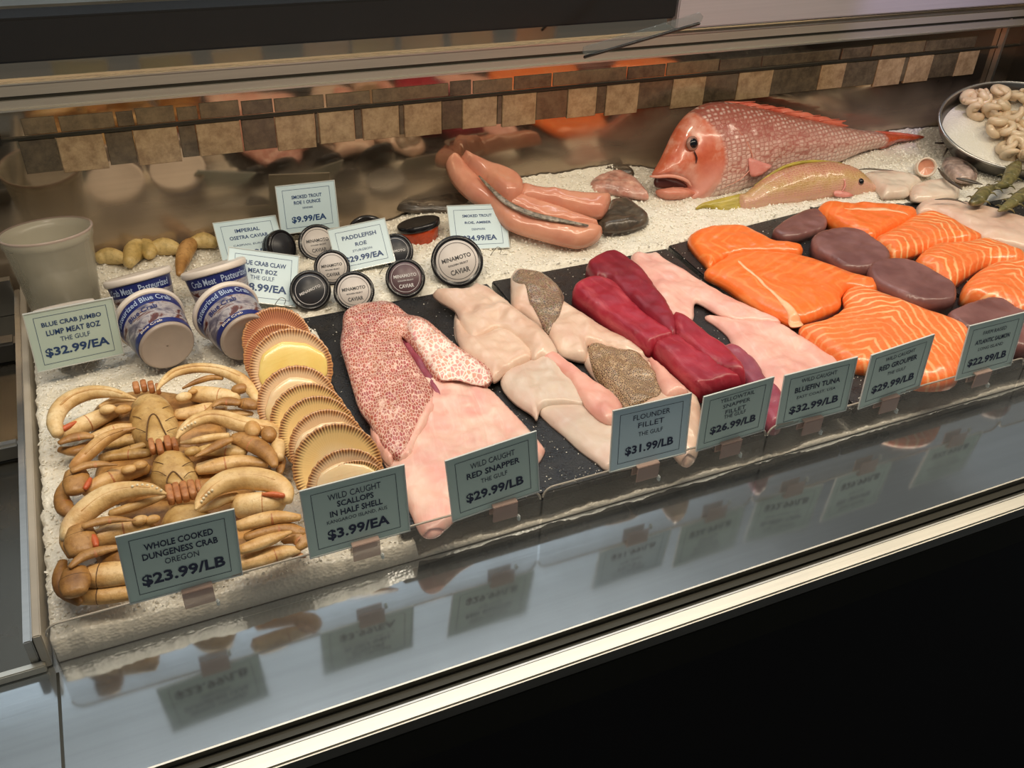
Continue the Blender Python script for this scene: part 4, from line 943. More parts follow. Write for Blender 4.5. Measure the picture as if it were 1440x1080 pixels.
# crab furthest back
c1 = crab('cooked crab furthest back in the stack, belly up, both claws folded in', (610, 310))
plate('carapace', c1, [(380, 260), (520, 200), (700, 205), (860, 250), (900, 340), (840, 430), (640, 440), (440, 430), (360, 350)], 'crab_tan', 0.020, -0.002, r=0.03)
plate('breastplate', c1, [(522, 250), (555, 222), (610, 212), (665, 228), (700, 275), (712, 345), (700, 400), (640, 425), (585, 410), (525, 372), (512, 300)], 'crab_belly', 0.022, 0.016, r=0.022)
flap(c1, [(586, 395), (588, 345), (596, 305), (612, 290), (630, 303), (650, 345), (668, 388), (640, 408), (608, 408)], 0.0375)
mouth(c1, [(545, 185, 26, 40), (575, 178, 24, 42), (605, 183, 24, 42), (632, 190, 18, 34)])
def seams(par, lines, z=.0375):
    for ln in lines:
        W = [cpt(p[0], p[1], z - .004 * (i != 1)) - np.array(par.location) for i, p in enumerate(ln)]
        link('plate_seam', sweep('plate_seam', W, [0.0003, .0005, .0003][:len(W)], n=5), M['crab_dark'], par)
def claw(par, pts, rad, zs, lower=None, lrad=None, mat='crab_cream', teeth=None, lz=0.032, lmat='crab_cream'):
    o = limb('claw', par, pts, rad, zs, mat, flat=0.85, n=14)
    rd = limb('claw_ridge', par, [(p[0], p[1] - r_ * .35) for p, r_ in zip(pts[2:-1], rad[2:-1])], [4] * (len(pts) - 3), [z + r_ * .00021 for z, r_ in zip((list(np.linspace(zs[0], zs[1], len(pts))) if len(zs) == 2 else zs)[2:-1], rad[2:-1])], 'crab_pale', n=6)
    if lower: limb('claw_finger', par, lower, lrad, lz, lmat, n=10)
    if teeth:
        for (x, y) in teeth:
            c = cpt(x, y, zs[-1] + .002) - np.array(par.location); ball('claw_tooth', tuple(c), .0016, M['tooth'], par, seg=6)
    return o
claw(c1, [(232, 372), (218, 325), (240, 268), (290, 228), (360, 205), (430, 203), (490, 215), (543, 230)], [20, 28, 33, 34, 30, 24, 15, 4], [.036, .048], [(400, 262), (450, 240), (500, 236), (538, 236)], [10, 10, 8, 3])
limb('arm', c1, [(245, 378), (300, 352), (370, 318), (430, 292), (470, 280)], [26, 32, 32, 28, 20], .024, 'crab_cream')
limb('arm_spot', c1, [(245, 356), (275, 340), (305, 322)], [9, 11, 5], .033, 'crab_orange', n=8)
joint(c1, 430, 272, .036, 30); joint(c1, 492, 272, .034, 30, 'crab_pale'); joint(c1, 235, 345, .03, 22, 'crab_pale')
limb('leg', c1, [(235, 408), (280, 388), (330, 378), (372, 382)], [10, 20, 20, 8], .03, 'crab_tan', flat=.6)
limb('leg', c1, [(370, 385), (420, 368), (470, 352), (535, 345)], [16, 22, 22, 16], .026, 'crab_pale')
limb('leg', c1, [(236, 432), (300, 438), (360, 418), (430, 398)], [10, 20, 20, 14], .016, 'crab_tan')
limb('leg', c1, [(420, 410), (480, 398), (545, 392), (590, 380)], [20, 26, 26, 14], .016, 'crab_belly')
claw(c1, [(1030, 240), (1000, 190), (960, 150), (900, 122), (840, 108), (770, 108), (700, 125), (655, 158), (628, 194)], [16, 22, 26, 24, 22, 22, 20, 14, 4], [.030, .050], [(730, 188), (785, 162), (845, 145), (890, 148)], [4, 11, 12, 8], lmat='crab_tan')
limb('arm', c1, [(770, 210), (830, 215), (900, 222), (950, 228)], [30, 34, 32, 24], .026, 'crab_cream')
joint(c1, 735, 222, .034, 30); joint(c1, 770, 200, .036, 18, 'crab_pale'); joint(c1, 960, 190, .034, 34, 'crab_tan')
limb('leg', c1, [(850, 262), (880, 242), (920, 240), (960, 248)], [4, 18, 22, 14], .038, 'crab_tan', flat=.6)
limb('leg', c1, [(955, 248), (990, 250), (1030, 262)], [16, 24, 14], .034, 'crab_tan')
limb('leg', c1, [(705, 292), (770, 285), (840, 268), (900, 275)], [20, 26, 24, 14], .024, 'crab_pale')
limb('leg', c1, [(880, 290), (950, 288), (1010, 290)], [12, 16, 8], .024, 'crab_pale')
limb('leg_tip', c1, [(800, 300), (835, 275), (860, 240)], [10, 12, 3], .036, 'crab_tan', flat=.6)
seams(c1, [[(530, 300), (555, 305), (588, 330)], [(525, 345), (555, 352), (586, 365)], [(700, 300), (675, 310), (645, 330)], [(708, 345), (685, 352), (655, 365)], [(545, 258), (575, 265), (600, 285)], [(680, 258), (655, 265), (625, 285)]])
# middle crab
c2 = crab('cooked crab in the middle of the stack, with a small pointed belly flap', (690, 510))
plate('carapace', c2, [(400, 480), (560, 420), (780, 420), (980, 450), (1030, 540), (940, 620), (720, 640), (480, 630), (380, 560)], 'crab_tan', 0.020, -0.002, r=0.03)
plate('breastplate', c2, [(598, 520), (612, 475), (650, 447), (700, 438), (750, 450), (780, 490), (788, 535), (765, 568), (700, 582), (640, 575), (602, 555)], 'crab_belly', 0.022, 0.016, r=0.022)
flap(c2, [(666, 566), (672, 540), (692, 520), (714, 536), (736, 568), (700, 574)], 0.0375)
mouth(c2, [(608, 420, 22, 56), (640, 425, 24, 62), (672, 408, 26, 54), (700, 412, 22, 46)])
claw(c2, [(1112, 470), (1112, 410), (1075, 355), (1025, 345), (960, 330), (900, 310), (840, 302), (780, 318), (735, 350), (706, 388)], [20, 26, 34, 34, 34, 32, 28, 24, 17, 5], [.030, .052], [(720, 408), (780, 398), (850, 385), (915, 380)], [5, 13, 15, 14], teeth=[(728, 352), (740, 345), (752, 337), (766, 330), (780, 325)])
joint(c2, 1010, 350, .044, 44, 'crab_pale', (.8, 1.1, .7)); joint(c2, 1075, 372, .040, 44, 'crab_tan', (.8, 1.1, .7))
limb('leg', c2, [(780, 462), (840, 432), (890, 404), (930, 392)], [6, 16, 20, 10], .044, 'crab_tan', flat=.6)
limb('leg', c2, [(928, 392), (970, 392), (1030, 420), (1080, 460), (1098, 500)], [22, 34, 34, 26, 12], .036, 'crab_tan', flat=.7)
limb('leg', c2, [(790, 512), (850, 500), (920, 486), (990, 480), (1070, 490)], [20, 26, 26, 22, 14], .026, 'crab_pale')
limb('leg', c2, [(800, 440), (860, 432), (930, 436), (980, 445)], [18, 24, 26, 18], .028, 'crab_belly')
limb('leg', c2, [(1090, 430), (1122, 470), (1118, 525), (1100, 528)], [16, 16, 10, 5], .02, 'crab_tan')
limb('leg', c2, [(800, 540), (880, 520), (960, 506), (1080, 520)], [14, 18, 18, 12], .014, 'crab_pale')
joint(c2, 770, 440, .036, 28, 'crab_belly')
claw(c2, [(285, 505), (305, 490), (340, 460), (385, 418), (430, 385), (490, 360), (543, 346)], [14, 22, 26, 28, 24, 16, 3], [.028, .046], mat='crab_pale')
limb('leg', c2, [(285, 520), (340, 498), (400, 490), (470, 494)], [12, 16, 14, 3], .044, 'crab_tan', flat=.6)
limb('leg', c2, [(300, 520), (305, 560), (300, 605)], [34, 44, 30], .034, 'crab_tan', flat=.5)
limb('leg', c2, [(262, 560), (245, 615), (262, 670), (300, 695)], [10, 20, 24, 14], .022, 'crab_tan')
limb('arm', c2, [(345, 605), (400, 575), (460, 545), (530, 522), (590, 505)], [24, 32, 32, 26, 22], .026, 'crab_pale')
limb('arm_spot', c2, [(340, 590), (352, 570), (362, 548)], [8, 10, 6], .036, 'crab_orange', n=8)
limb('leg', c2, [(400, 470), (460, 455), (540, 450), (600, 445)], [16, 20, 20, 14], .020, 'crab_belly')
limb('leg', c2, [(480, 440), (540, 425), (600, 405)], [10, 14, 10], .022, 'crab_belly')
joint(c2, 515, 512, .036, 26, 'crab_pale'); joint(c2, 560, 495, .036, 26, 'crab_pale')
seams(c2, [[(606, 520), (635, 522), (668, 540)], [(612, 480), (650, 490), (682, 515)], [(782, 520), (755, 525), (735, 545)], [(770, 480), (740, 492), (705, 518)]])
# front crab
c3 = crab('cooked crab nearest the front, with the largest claws, half behind its sign', (740, 740))
plate('carapace', c3, [(400, 720), (560, 640), (800, 630), (1000, 660), (1060, 780), (1000, 880), (760, 900), (460, 930), (380, 860)], 'crab_tan', 0.018, -0.006, r=0.03)
plate('breastplate', c3, [(640, 720), (680, 665), (740, 652), (800, 655), (850, 690), (880, 780), (860, 880), (760, 910), (680, 880), (640, 800)], 'crab_belly', 0.022, 0.012, r=0.022)
mouth(c3, [(680, 612, 26, 68), (708, 605, 24, 70), (738, 600, 26, 70), (768, 592, 26, 64), (795, 585, 18, 50)])
claw(c3, [(268, 790), (282, 742), (325, 695), (385, 645), (450, 612), (520, 595), (600, 592), (664, 610)], [22, 32, 40, 42, 40, 32, 22, 4], [.030, .052], [(440, 690), (520, 665), (600, 640), (662, 620)], [12, 16, 13, 5], teeth=[(530, 580), (550, 575), (570, 574), (590, 576), (610, 580), (628, 588), (645, 596)])
limb('leg', c3, [(330, 742), (390, 722), (460, 712), (542, 716)], [10, 16, 14, 3], .046, 'crab_tan', flat=.6)
limb('leg', c3, [(318, 745), (322, 800), (325, 850)], [36, 50, 34], .036, 'crab_tan', flat=.5)
limb('leg', c3, [(262, 745), (262, 800), (285, 860)], [12, 16, 10], .024, 'crab_tan')
limb('arm', c3, [(370, 800), (440, 775), (520, 755), (600, 740)], [30, 36, 34, 26], .026, 'crab_pale')
limb('arm_spot', c3, [(372, 780), (380, 800), (385, 820)], [10, 12, 8], .038, 'crab_orange', n=8)
limb('leg', c3, [(278, 905), (330, 862), (400, 838), (480, 822)], [8, 18, 18, 8], .040, 'crab_tan', flat=.6)
limb('leg', c3, [(298, 915), (300, 965), (300, 1010)], [36, 46, 34], .032, 'crab_tan', flat=.5)
limb('leg', c3, [(252, 880), (240, 940), (258, 1000), (320, 1046)], [12, 20, 20, 10], .018, 'crab_tan')
limb('leg', c3, [(350, 940), (420, 935), (520, 925)], [34, 40, 34], .022, 'crab_pale')
limb('leg', c3, [(330, 1020), (420, 1012), (540, 1000)], [24, 28, 24], .012, 'crab_pale')
limb('arm_spot', c3, [(330, 985), (345, 960), (350, 935)], [8, 10, 8], .03, 'crab_orange', n=8)
joint(c3, 560, 715, .038, 26, 'crab_pale'); joint(c3, 610, 712, .036, 24, 'crab_pale')
claw(c3, [(1142, 640), (1140, 600), (1100, 568), (1040, 552), (970, 548), (905, 560), (850, 590), (805, 635), (783, 672)], [22, 30, 38, 42, 42, 40, 32, 20, 5], [.034, .056], [(800, 680), (850, 655), (900, 632), (950, 620)], [6, 16, 17, 14], teeth=[(806, 640), (814, 628), (824, 616), (835, 605), (848, 596)])
limb('arm', c3, [(950, 660), (1010, 655), (1070, 650), (1130, 645)], [40, 42, 40, 26], .028, 'crab_cream')
limb('arm_spot', c3, [(1050, 612), (1095, 612), (1135, 618)], [5, 10, 8], .042, 'crab_orange', n=8)
limb('leg', c3, [(950, 740), (1030, 718), (1110, 704), (1200, 705)], [20, 26, 26, 12], .034, 'crab_pale', flat=.8)
limb('leg', c3, [(980, 785), (1060, 762), (1140, 750), (1220, 770)], [12, 22, 24, 14], .026, 'crab_tan')
limb('leg', c3, [(960, 835), (1030, 812), (1100, 785), (1165, 762)], [18, 24, 20, 6], .034, 'crab_pale', flat=.7)
limb('leg', c3, [(1130, 800), (1180, 780), (1215, 800), (1190, 830)], [10, 26, 22, 10], .022, 'crab_tan')
limb('leg', c3, [(950, 890), (1040, 870), (1120, 845), (1200, 835)], [22, 28, 24, 10], .020, 'crab_pale')
limb('leg', c3, [(1150, 840), (1180, 850), (1222, 862)], [12, 12, 4], .016, 'crab_mouth')

# ------------------------------------------------------------------ tubs of crab meat
def band(name, r0, r1, z0, z1, mat, par, n=48, a0=0, a1=2 * math.pi):
    vs_ = []; fs = []
    for (r, z) in ((r0, z0), (r1, z1)):
        for j in range(n + 1):
            a = a0 + (a1 - a0) * j / n; vs_.append((r * math.cos(a), r * math.sin(a), z))
    for j in range(n): fs.append([j, j + 1, n + 2 + j, n + 1 + j])
    return link(name, mesh_of(name, vs_, fs), mat, par)
def wrap(s, par, mat, zc, h, r, a_mid, width, slope, bold=0.01):
    me = text_mesh(s, bold)
    bm = bmesh.new(); bm.from_mesh(me); bmesh.ops.subdivide_edges(bm, edges=[e for e in bm.edges if abs(e.verts[0].co.x - e.verts[1].co.x) * width > .004], cuts=2); bm.to_mesh(me); bm.free()
    for v in me.vertices:
        zz = zc + v.co.y * h; a = a_mid + v.co.x * width / r; rr = r + (zz - zc) * slope + 0.0009
        v.co = Vector((rr * math.cos(a), rr * math.sin(a), zz))
    return link('lettering', me, mat, par, smooth=False)
def tub(M_, label, words, R_=0.0435, full=True):
    """axis z: 0 = base, H = lid; text reads with its top towards the lid; front = -y"""
    e = empty('crab_meat_tub', M_.translation, label, 'tub', 'tubs of crab meat'); e.matrix_basis = M_
    H = 0.060; rb = R_ * 0.78; sl_ = (R_ * .94 - rb) / H
    link('cup', lathe('cup', [(rb - .004, 0.0), (rb, 0.0), (rb, 0.002), (R_ * .94, H)], 48), M['tub_base'], e)
    rr = lambda z: rb + sl_ * z + .0004
    band('blue_band', rr(.002), rr(.010), .002, .010, M['tub_blue'], e)
    band('picture_label', rr(.010), rr(.042), .010, .042, M['tub_picture'], e)
    band('blue_band', rr(.042), rr(.058), .042, .058, M['tub_blue'], e)
    link('lid', lathe('lid', [(R_ * .9, H - .001), (R_ * .99, H - .002), (R_ * 1.02, H), (R_ * 1.02, H + .005), (R_ * .98, H + .007), (R_ * .9, H + .006)], 48), M['tub_white'], e)
    link('base_disc', lathe('base_disc', [(rb * .0 + .001, -0.0008), (rb * .82, -.0008), (rb * .9, -.0022), (rb * .97, -.0022), (rb * .99, 0.0004)], 48, cap=False), M['tub_base'], e)
    for (s, am, wd) in words:
        wrap(s, e, M['tub_ink'], .0500, .0090, rr(.050), -math.pi / 2 + am, wd, sl_)
    wrap('Blue Crab', e, M['tub_blue'], .034, .008, rr(.034), -math.pi / 2, .04, sl_)
    wrap('Blue Crab', e, M['tub_white'], .0062, .004, rr(.0062), -math.pi / 2, .03, sl_)
    return e
def tub_frame(base, axis): return frame_from(base, axis, yhint=(-0.12, 0.75, -0.9) if axis[2] < .4 else (0, 1, -0.3))
def tub_at(lx, ly, zl, axis, H=0.064):
    L = P(lx, ly, zl); a = Vector(axis).normalized(); b = Vector(L) - a * H
    # local -y (front of the label) must face up / the viewer
    z = a; f = Vector((-0.2, -0.7, 0.75)); y = -(f - z * f.dot(z)).normalized(); x = y.cross(z)
    Mx = Matrix.Identity(4)
    for i in range(3): Mx[i][0] = x[i]; Mx[i][1] = y[i]; Mx[i][2] = z[i]; Mx[i][3] = b[i]
    return Mx
tub(tub_at(193, 388, .062, (-.10, .42, .90)), 'crab meat tub at back left, upright with a white lid rim', [('Crab Meat', -.55, .036), ('Pasteurized', .62, .043)])
tub(tub_at(300, 376, .064, (-.12, .42, .90)), 'crab meat tub at back right, partly behind two price signs', [('Crab Meat', -.42, .036), ('Pasteurized', .75, .043)])
tub(tub_at(213, 452, .044, (-.20, .95, .10), 0.056), 'crab meat tub lying at front left, its grey base toward the viewer', [('Pasteurized Blue Crab', 0.0, .088)])
tub(tub_at(321, 442, .042, (-.22, .95, .10), 0.056), 'crab meat tub lying at front right, next to the scallop shells', [('Pasteurized Blue Crab', 0.05, .088)])
_l = Q(90, 432, 0.462)
tub(tub_at(90, 432, float(_l[2]), (-.04, .42, .90)), 'crab meat tub hidden behind the jumbo lump sign, only its rim showing', [('Blue Crab', 0, .05)], R_=.036)
# cloudy quart cup
e = empty('plastic_cup', (0.044, 0.548, -0.004), 'tall cloudy plastic cup standing at the left end of the ice', 'cup')
H = .128
e.rotation_euler = (math.radians(-9), math.radians(-1), 0)
link('cup_wall', lathe('cup_wall', [(.040, 0), (.041, .001), (.0545, H - .012), (.0562, H - .012), (.0572, H - .002), (.0565, H), (.0548, H), (.053, H - .012), (.0395, .003), (.001, .003)], 56, cap=False), M['cup'], e)
link('rim', lathe('rim', [(.0565, H - .003), (.0582, H - .001), (.0578, H + .0015), (.0555, H + .001)], 56, cap=False), M['clip'], e)

# crab claw pieces in the back left
for i, (pts, rad, lab) in enumerate([
    ([(435, 520), (480, 508), (530, 515), (560, 530)], [16, 24, 20, 8], 'yellow crab claw lying just right of the cloudy cup'),
    ([(575, 540), (600, 490), (640, 465), (665, 490), (660, 510)], [16, 30, 30, 24, 10], 'upright yellow crab claw behind the left tub'),
    ([(680, 475), (730, 466), (780, 475), (800, 490)], [18, 26, 20, 6], 'pale yellow crab claw with its tip toward the right'),
    ([(800, 590), (815, 530), (840, 470), (870, 445)], [8, 20, 24, 14], 'tan crab leg standing behind the right tub'),
    ([(860, 450), (910, 438), (960, 450)], [16, 24, 16], 'yellow crab claw behind the right tub, next to the osetra sign')]):
    pc = C2(pts); c = P(pc[0][0], pc[0][1], .015)
    e = empty('crab_claw', tuple(c), lab, 'crab claw', 'loose crab claws at the back')
    W = [P(p[0], p[1], .022) - c for p in pc]
    link('claw_shell', sweep('claw_shell', W, [r * .00052 for r in rad], n=12), M['claw_green' if i != 3 else 'crab_tan'], e)
    W2 = [w_ + np.array([0, .004, -.006]) for w_ in W]
    link('claw_finger', sweep('claw_finger', W2[1:], [r * .0002 for r in rad[1:]], n=10), M['crab_pale'], e)
# caviar tins
def jar(px, py, z, n, R_, label, face='jar_label', h=.020, text=None, ink='jar_ink', rot=0.0, rim='jar_black', body='jar_black'):
    c = P(px, py, z); n = Vector(n).normalized()
    up = Vector((0.0, 0.4, 1)); Mx = frame_from(c, n, yhint=up)
    e = empty('caviar_tin', tuple(c), label, 'tin', 'round caviar tins'); e.matrix_basis = Mx @ Matrix.Rotation(rot, 4, 'Z')
    link('tin_body', lathe('tin_body', [(R_ * .8, -h), (R_ * .9, -h * .95), (R_ * .93, -h * .4), (R_ * .93, -.008)], 40), M[body], e)
    link('lid', lathe('lid', [(R_ * .97, -.010), (R_, -.009), (R_, -.0015), (R_ * .97, 0), (R_ * .88, .0004), (R_ * .84, -.0006)], 48), M[rim], e)
    ld = link('label_disc', lathe('label_disc', [(.0005, .0), (R_ * .80, .0), (R_ * .81, -.0004)], 40, cap=False), M[face], e)
    band('printed_ring', R_ * .70, R_ * .72, .0003, .0003, M[ink], ld, 40)
    if text:
        for (s, w_, h_, y) in text: lettering(s, w_ * R_, h_ * R_, 0, y * R_, .0005, M[ink], ld, .02)
    return e
T1 = [('MINAMOTO', 1.15, .17, .10), ('GOLDEN SELECT', .8, .08, -.14), ('CAVIAR', .75, .20, -.42), ('OOO', .6, .3, .42)]
T1 = [('MINAMOTO', 1.15, .17, .12), ('GOLDEN SELECT', .8, .07, -.12), ('CAVIAR', .75, .2, -.40)]
nv = (-.22, -.72, .62)
jar(643, 367, .030, nv, .0385, 'largest caviar tin, white label, furthest right of the tins', text=T1, rot=.14, h=.022)
jar(570, 391, .024, nv, .0285, 'caviar tin with a plum-coloured label, between the two white ones', 'jar_label_dark', text=T1, ink='jar_ink_light', rim='jar_black')
jar(498, 409, .024, (-.12, -.72, .66), .0285, 'caviar tin with white label standing in front of the paddlefish sign', text=T1)
jar(436, 408, .024, nv, .0285, 'all-black caviar tin right of the crab claw sign', 'jar_label_black', text=[('MINAMOTO', 1.1, .14, .0)], ink='jar_ink_light', rot=.3)
jar(467, 376, .028, (-.15, -.75, .6), .026, 'white-labelled tin tucked behind the left edge of the paddlefish sign', text=T1)
jar(447, 341, .030, (-.1, -.72, .66), .029, 'white-labelled tin below the smoked trout roe sign', text=T1)
jar(398, 347, .026, (.5, -.7, .4), .026, 'dark tin seen edge-on right of the osetra sign', 'jar_label_black', rim='jar_black')
jar(556, 353, .026, nv, .027, 'dark tin peeping out right of the paddlefish sign', 'jar_label_black', text=[('MINAMOTO', 1.1, .14, .0)], ink='jar_ink_light')
jar(517, 322, .026, (-.1, -.35, .9), .030, 'black-lidded tin peeping over the top of the paddlefish sign', 'jar_black')
# glass jar of orange roe
cj = P(592, 330, .016)
e = empty('roe_jar', tuple(cj), 'small glass jar of orange roe with a black lid', 'jar')
e.matrix_basis = frame_from(cj, (-.12, .25, .95))
link('roe_cup', lathe('roe_cup', [(.020, -.014), (.025, -.012), (.030, .008), (.031, .012)], 40), M['roe'], e)
link('lid', lathe('lid', [(.033, .012), (.034, .013), (.034, .020), (.032, .0215), (.028, .021)], 44), M['jar_black'], e)

# ------------------------------------------------------------------ fish on the ice, middle
MT = (0.45, 0.32)
mk = piece('monkfish_tail', C8([(632, 365), (640, 338), (668, 338), (705, 378), (755, 432), (795, 482), (860, 535), (960, 580), (1100, 592), (1192, 608), (1188, 640), (1135, 664), (1085, 664), (985, 640), (862, 600), (790, 535), (705, 482), (655, 425)]), M['monk_flesh'], 0.026, 'skinned pink monkfish tail split open, pointing up to the back panel', 'fish', z0=0.006, r=0.022, edge=0.3, tilt=MT)
def mpart(name, pts, T, z0, mat='monk_flesh', lab=None, r=0.014):
    o = flat_piece(name, C8(pts), M[mat], T, z0=z0, zref=z0 + .3 * T, parent=mk, r=r, edge=0.3, step=.0045, tilt=MT)
    if lab: o['label'] = lab
mpart('upper_loin', [(690, 355), (720, 362), (765, 385), (830, 408), (890, 438), (915, 478), (895, 512), (855, 520), (800, 482), (755, 435), (712, 402)], .030, .016)
mpart('right_loin', [(900, 470), (960, 482), (1050, 492), (1140, 502), (1222, 505), (1226, 530), (1210, 560), (1185, 573), (1110, 562), (1000, 535), (900, 515)], .026, .010)
mpart('middle_loin', [(840, 525), (895, 500), (1000, 532), (1100, 568), (1185, 602), (1110, 610), (960, 578)], .018, .012)
th_ = math.atan(MT[1]); W = []
for q in C8([(755, 430), (800, 478), (860, 530), (950, 570), (1050, 592), (1150, 610)]):
    r_ = ray(q[0], q[1]); nn = np.array([0, -math.sin(th_), math.cos(th_)]); p0 = np.array([0, MT[0], .038])
    W.append(tuple(mk.matrix_basis.inverted() @ Vector(CAM + r_ * (nn.dot(p0 - CAM) / nn.dot(r_)))))
o = link('spine_strip', sweep('spine_strip', W, [.0015, .004, .0055, .006, .005, .002], n=8, flat=.5), M['mottled'], mk); o['label'] = 'mottled grey backbone strip with white edges'
piece('monkfish_skin', C8([(1130, 572), (1200, 568), (1222, 540), (1232, 520), (1290, 517), (1335, 545), (1370, 575), (1352, 597), (1285, 616), (1210, 618), (1185, 600)]), M['dark_fish'], 0.018, 'dark skinned fish piece sticking out right of the pink tail', 'fish', z0=.014, r=.015)
piece('dark_fish', C8([(440, 492), (520, 466), (620, 478), (700, 495), (755, 520), (790, 540), (700, 556), (600, 552), (520, 552), (450, 535)]), M['dark_fish'], 0.014, 'flat dark-skinned fish on the ice left of the pink tail', 'fish', z0=.020, r=.02)
piece('dark_fish', C7([(30, 276), (90, 262), (170, 262), (232, 276), (240, 292), (160, 292), (60, 292)]), M['dark_fish'], 0.012, 'thin dark fish behind the pink fish head', 'fish', z0=.032, r=.01)
hd = piece('cut_fish', C7([(105, 322), (130, 302), (165, 289), (205, 289), (248, 308), (278, 338), (288, 358), (235, 354), (170, 342), (122, 336)]), M['pink_head'], 0.018, 'small pink fish head on the ice left of the big red snapper', 'fish', z0=.026, r=.018)
for pts, nm in (([(108, 322), (140, 298), (190, 284), (215, 290)], 'jaw_edge'), ([(232, 292), (262, 318), (280, 352)], 'gill_edge')):
    W = [tuple(hd.matrix_basis.to_3x3().inverted() @ Vector(P(*C7([q])[0], .024) - np.array(hd.location))) for q in pts]
    link(nm, sweep(nm, W, [.0012, .002, .0012, .001][:len(pts)], n=6), M['dark_fish' if nm == 'jaw_edge' else 'crab_orange'], hd)

# ------------------------------------------------------------------ whole red snapper, leaning on the back panel
def fish_plane(o, uvec, lean):
    u = Vector(uvec).normalized(); bk = Vector((-u.y, u.x, 0)); v = (Vector((0, 0, 1)) * math.cos(lean) + bk * math.sin(lean)).normalized(); n = u.cross(v)
    Mx = Matrix.Identity(4)
    for i in range(3): Mx[i][0] = u[i]; Mx[i][1] = v[i]; Mx[i][2] = n[i]; Mx[i][3] = o[i]
    def pl(px, py, off=0.0):
        r = Vector(ray(px, py)); C_ = Vector(CAM); t = ((Vector(o) + n * off - C_).dot(n)) / r.dot(n); q = C_ + r * t - Vector(o)
        return (q.dot(u), q.dot(v))
    return Mx, pl
FO = P(980, 283); FO = np.array([FO[0] - .06, FO[1] - .012, 0.004])
MF, pf = fish_plane(FO, (1, .10, 0), math.radians(24))
fish = empty('whole_snapper', tuple(FO), 'large whole red snapper with open mouth lying across the ice', 'fish'); fish.matrix_basis = MF
F = lambda pts, off=0.0: [pf(*C7([q])[0], off) for q in pts]
body = F([(300, 300), (304, 285), (318, 262), (335, 228), (352, 190), (372, 152), (398, 118), (430, 93), (470, 76), (520, 73), (570, 80), (650, 97), (750, 122), (850, 143), (930, 158), (985, 164), (1010, 168), (1050, 172), (1128, 181), (1100, 190), (1050, 196), (1022, 208), (1000, 214), (960, 222), (910, 240), (850, 266), (760, 292), (680, 312), (600, 335), (540, 355), (470, 372), (430, 380), (400, 372), (408, 345), (390, 322), (355, 310), (325, 306)])
def fishfn(u, v, d, t):
    return 0.0012 * np.sin(u * 260) * np.clip((u - .12) * 20, 0, 1) * t * 0 + 0.0015 * pnoise(u, v, 30, 4)
tl = F([(978, 166), (1005, 163), (1060, 167), (1132, 179), (1095, 189), (1050, 196), (1022, 210), (1000, 217), (984, 205)])
o = link('tail_fin', inflate('tail_fin', tl, .006, back=.004, r=.012, edge=.3, step=.004), M['fin_red'], fish); o['label'] = 'orange-red tail fin'
ob = link('body', inflate('body', body, .040, back=.024, r=.085, edge=.06, step=.005, fn=fishfn), M['whole_snapper'], fish)
jaw = F([(312, 352), (316, 341), (335, 336), (365, 331), (398, 334), (414, 342), (425, 354), (412, 366), (385, 374), (345, 373), (324, 366)])
link('lower_jaw', inflate('lower_jaw', jaw, .024, back=.014, r=.026, edge=.15, step=.004), M['lip'], fish)
mo = F([(318, 306), (345, 303), (385, 312), (412, 330), (400, 342), (370, 336), (340, 336), (318, 332)], .012)
o = link('mouth_cavity', inflate('mouth_cavity', mo, .004, back=.012, r=.01, edge=.3, step=.004), M['mouth'], fish); o.location = (0, 0, .006)
W = [p_ + (z,) for p_, z in zip(F([(301, 300), (318, 302), (345, 300), (372, 304), (398, 316), (412, 332)], .018), (.010, .016, .021, .024, .026, .024))]
link('upper_lip', sweep('upper_lip', W, [.0015, .0026, .003, .003, .0026, .001], n=8), M['lip'], fish)
ec = F([(423, 200)], .034)[0]
ball('eye_ring', (ec[0], ec[1], .0335), .0125, M['eye_ring'], fish, (1, 1, .42)); ball('eye', (ec[0], ec[1], .0355), .0090, M['eye_black'], fish, (1, 1, .6))
W = [p_ + (.035,) for p_ in F([(425, 225), (432, 245), (430, 262)], .032)]
link('eye_streak', sweep('eye_streak', W, [.0012, .0018, .0006], n=6), M['mouth'], fish)
# gill cover edge, fins
W = [p_ + (z,) for p_, z in zip(F([(520, 120), (552, 150), (580, 190), (598, 230), (600, 270), (570, 310), (520, 340)], .034), (.028, .035, .0385, .0395, .0385, .034, .024))]
link('gill_edge', sweep('gill_edge', W, [.0003, .0007, .0009, .001, .0009, .0007, .0003], n=8), M['lip'], fish)
pfn = F([(600, 245), (640, 258), (668, 268), (655, 285), (630, 300), (605, 300), (598, 270)], .040)
o = link('pectoral_fin', inflate('pectoral_fin', pfn, .0035, back=.001, r=.006, edge=.3, step=.004), M['fin_pink'], fish); o.location = (0, 0, .038)
dor = F([(520, 72), (600, 74), (640, 84), (665, 84), (690, 92), (715, 92), (745, 103), (775, 105), (800, 116), (830, 118), (858, 128), (895, 130), (880, 138), (902, 148), (850, 145), (760, 124), (650, 99), (560, 82)])
o = link('dorsal_fin', inflate('dorsal_fin', dor, .003, back=.003, r=.004, edge=.4, step=.004), M['fin_red'], fish)
for i, (x, y) in enumerate([(600, 72), (640, 82), (690, 90), (745, 101), (800, 114), (858, 126)]):
    a_, b_ = F([(x - 50, y + 4), (x + 12, y)])
    link('fin_spine', sweep('fin_spine', [a_ + (.003,), b_ + (.003,)], [.0016, .0006], n=6), M['fin_red'], fish)
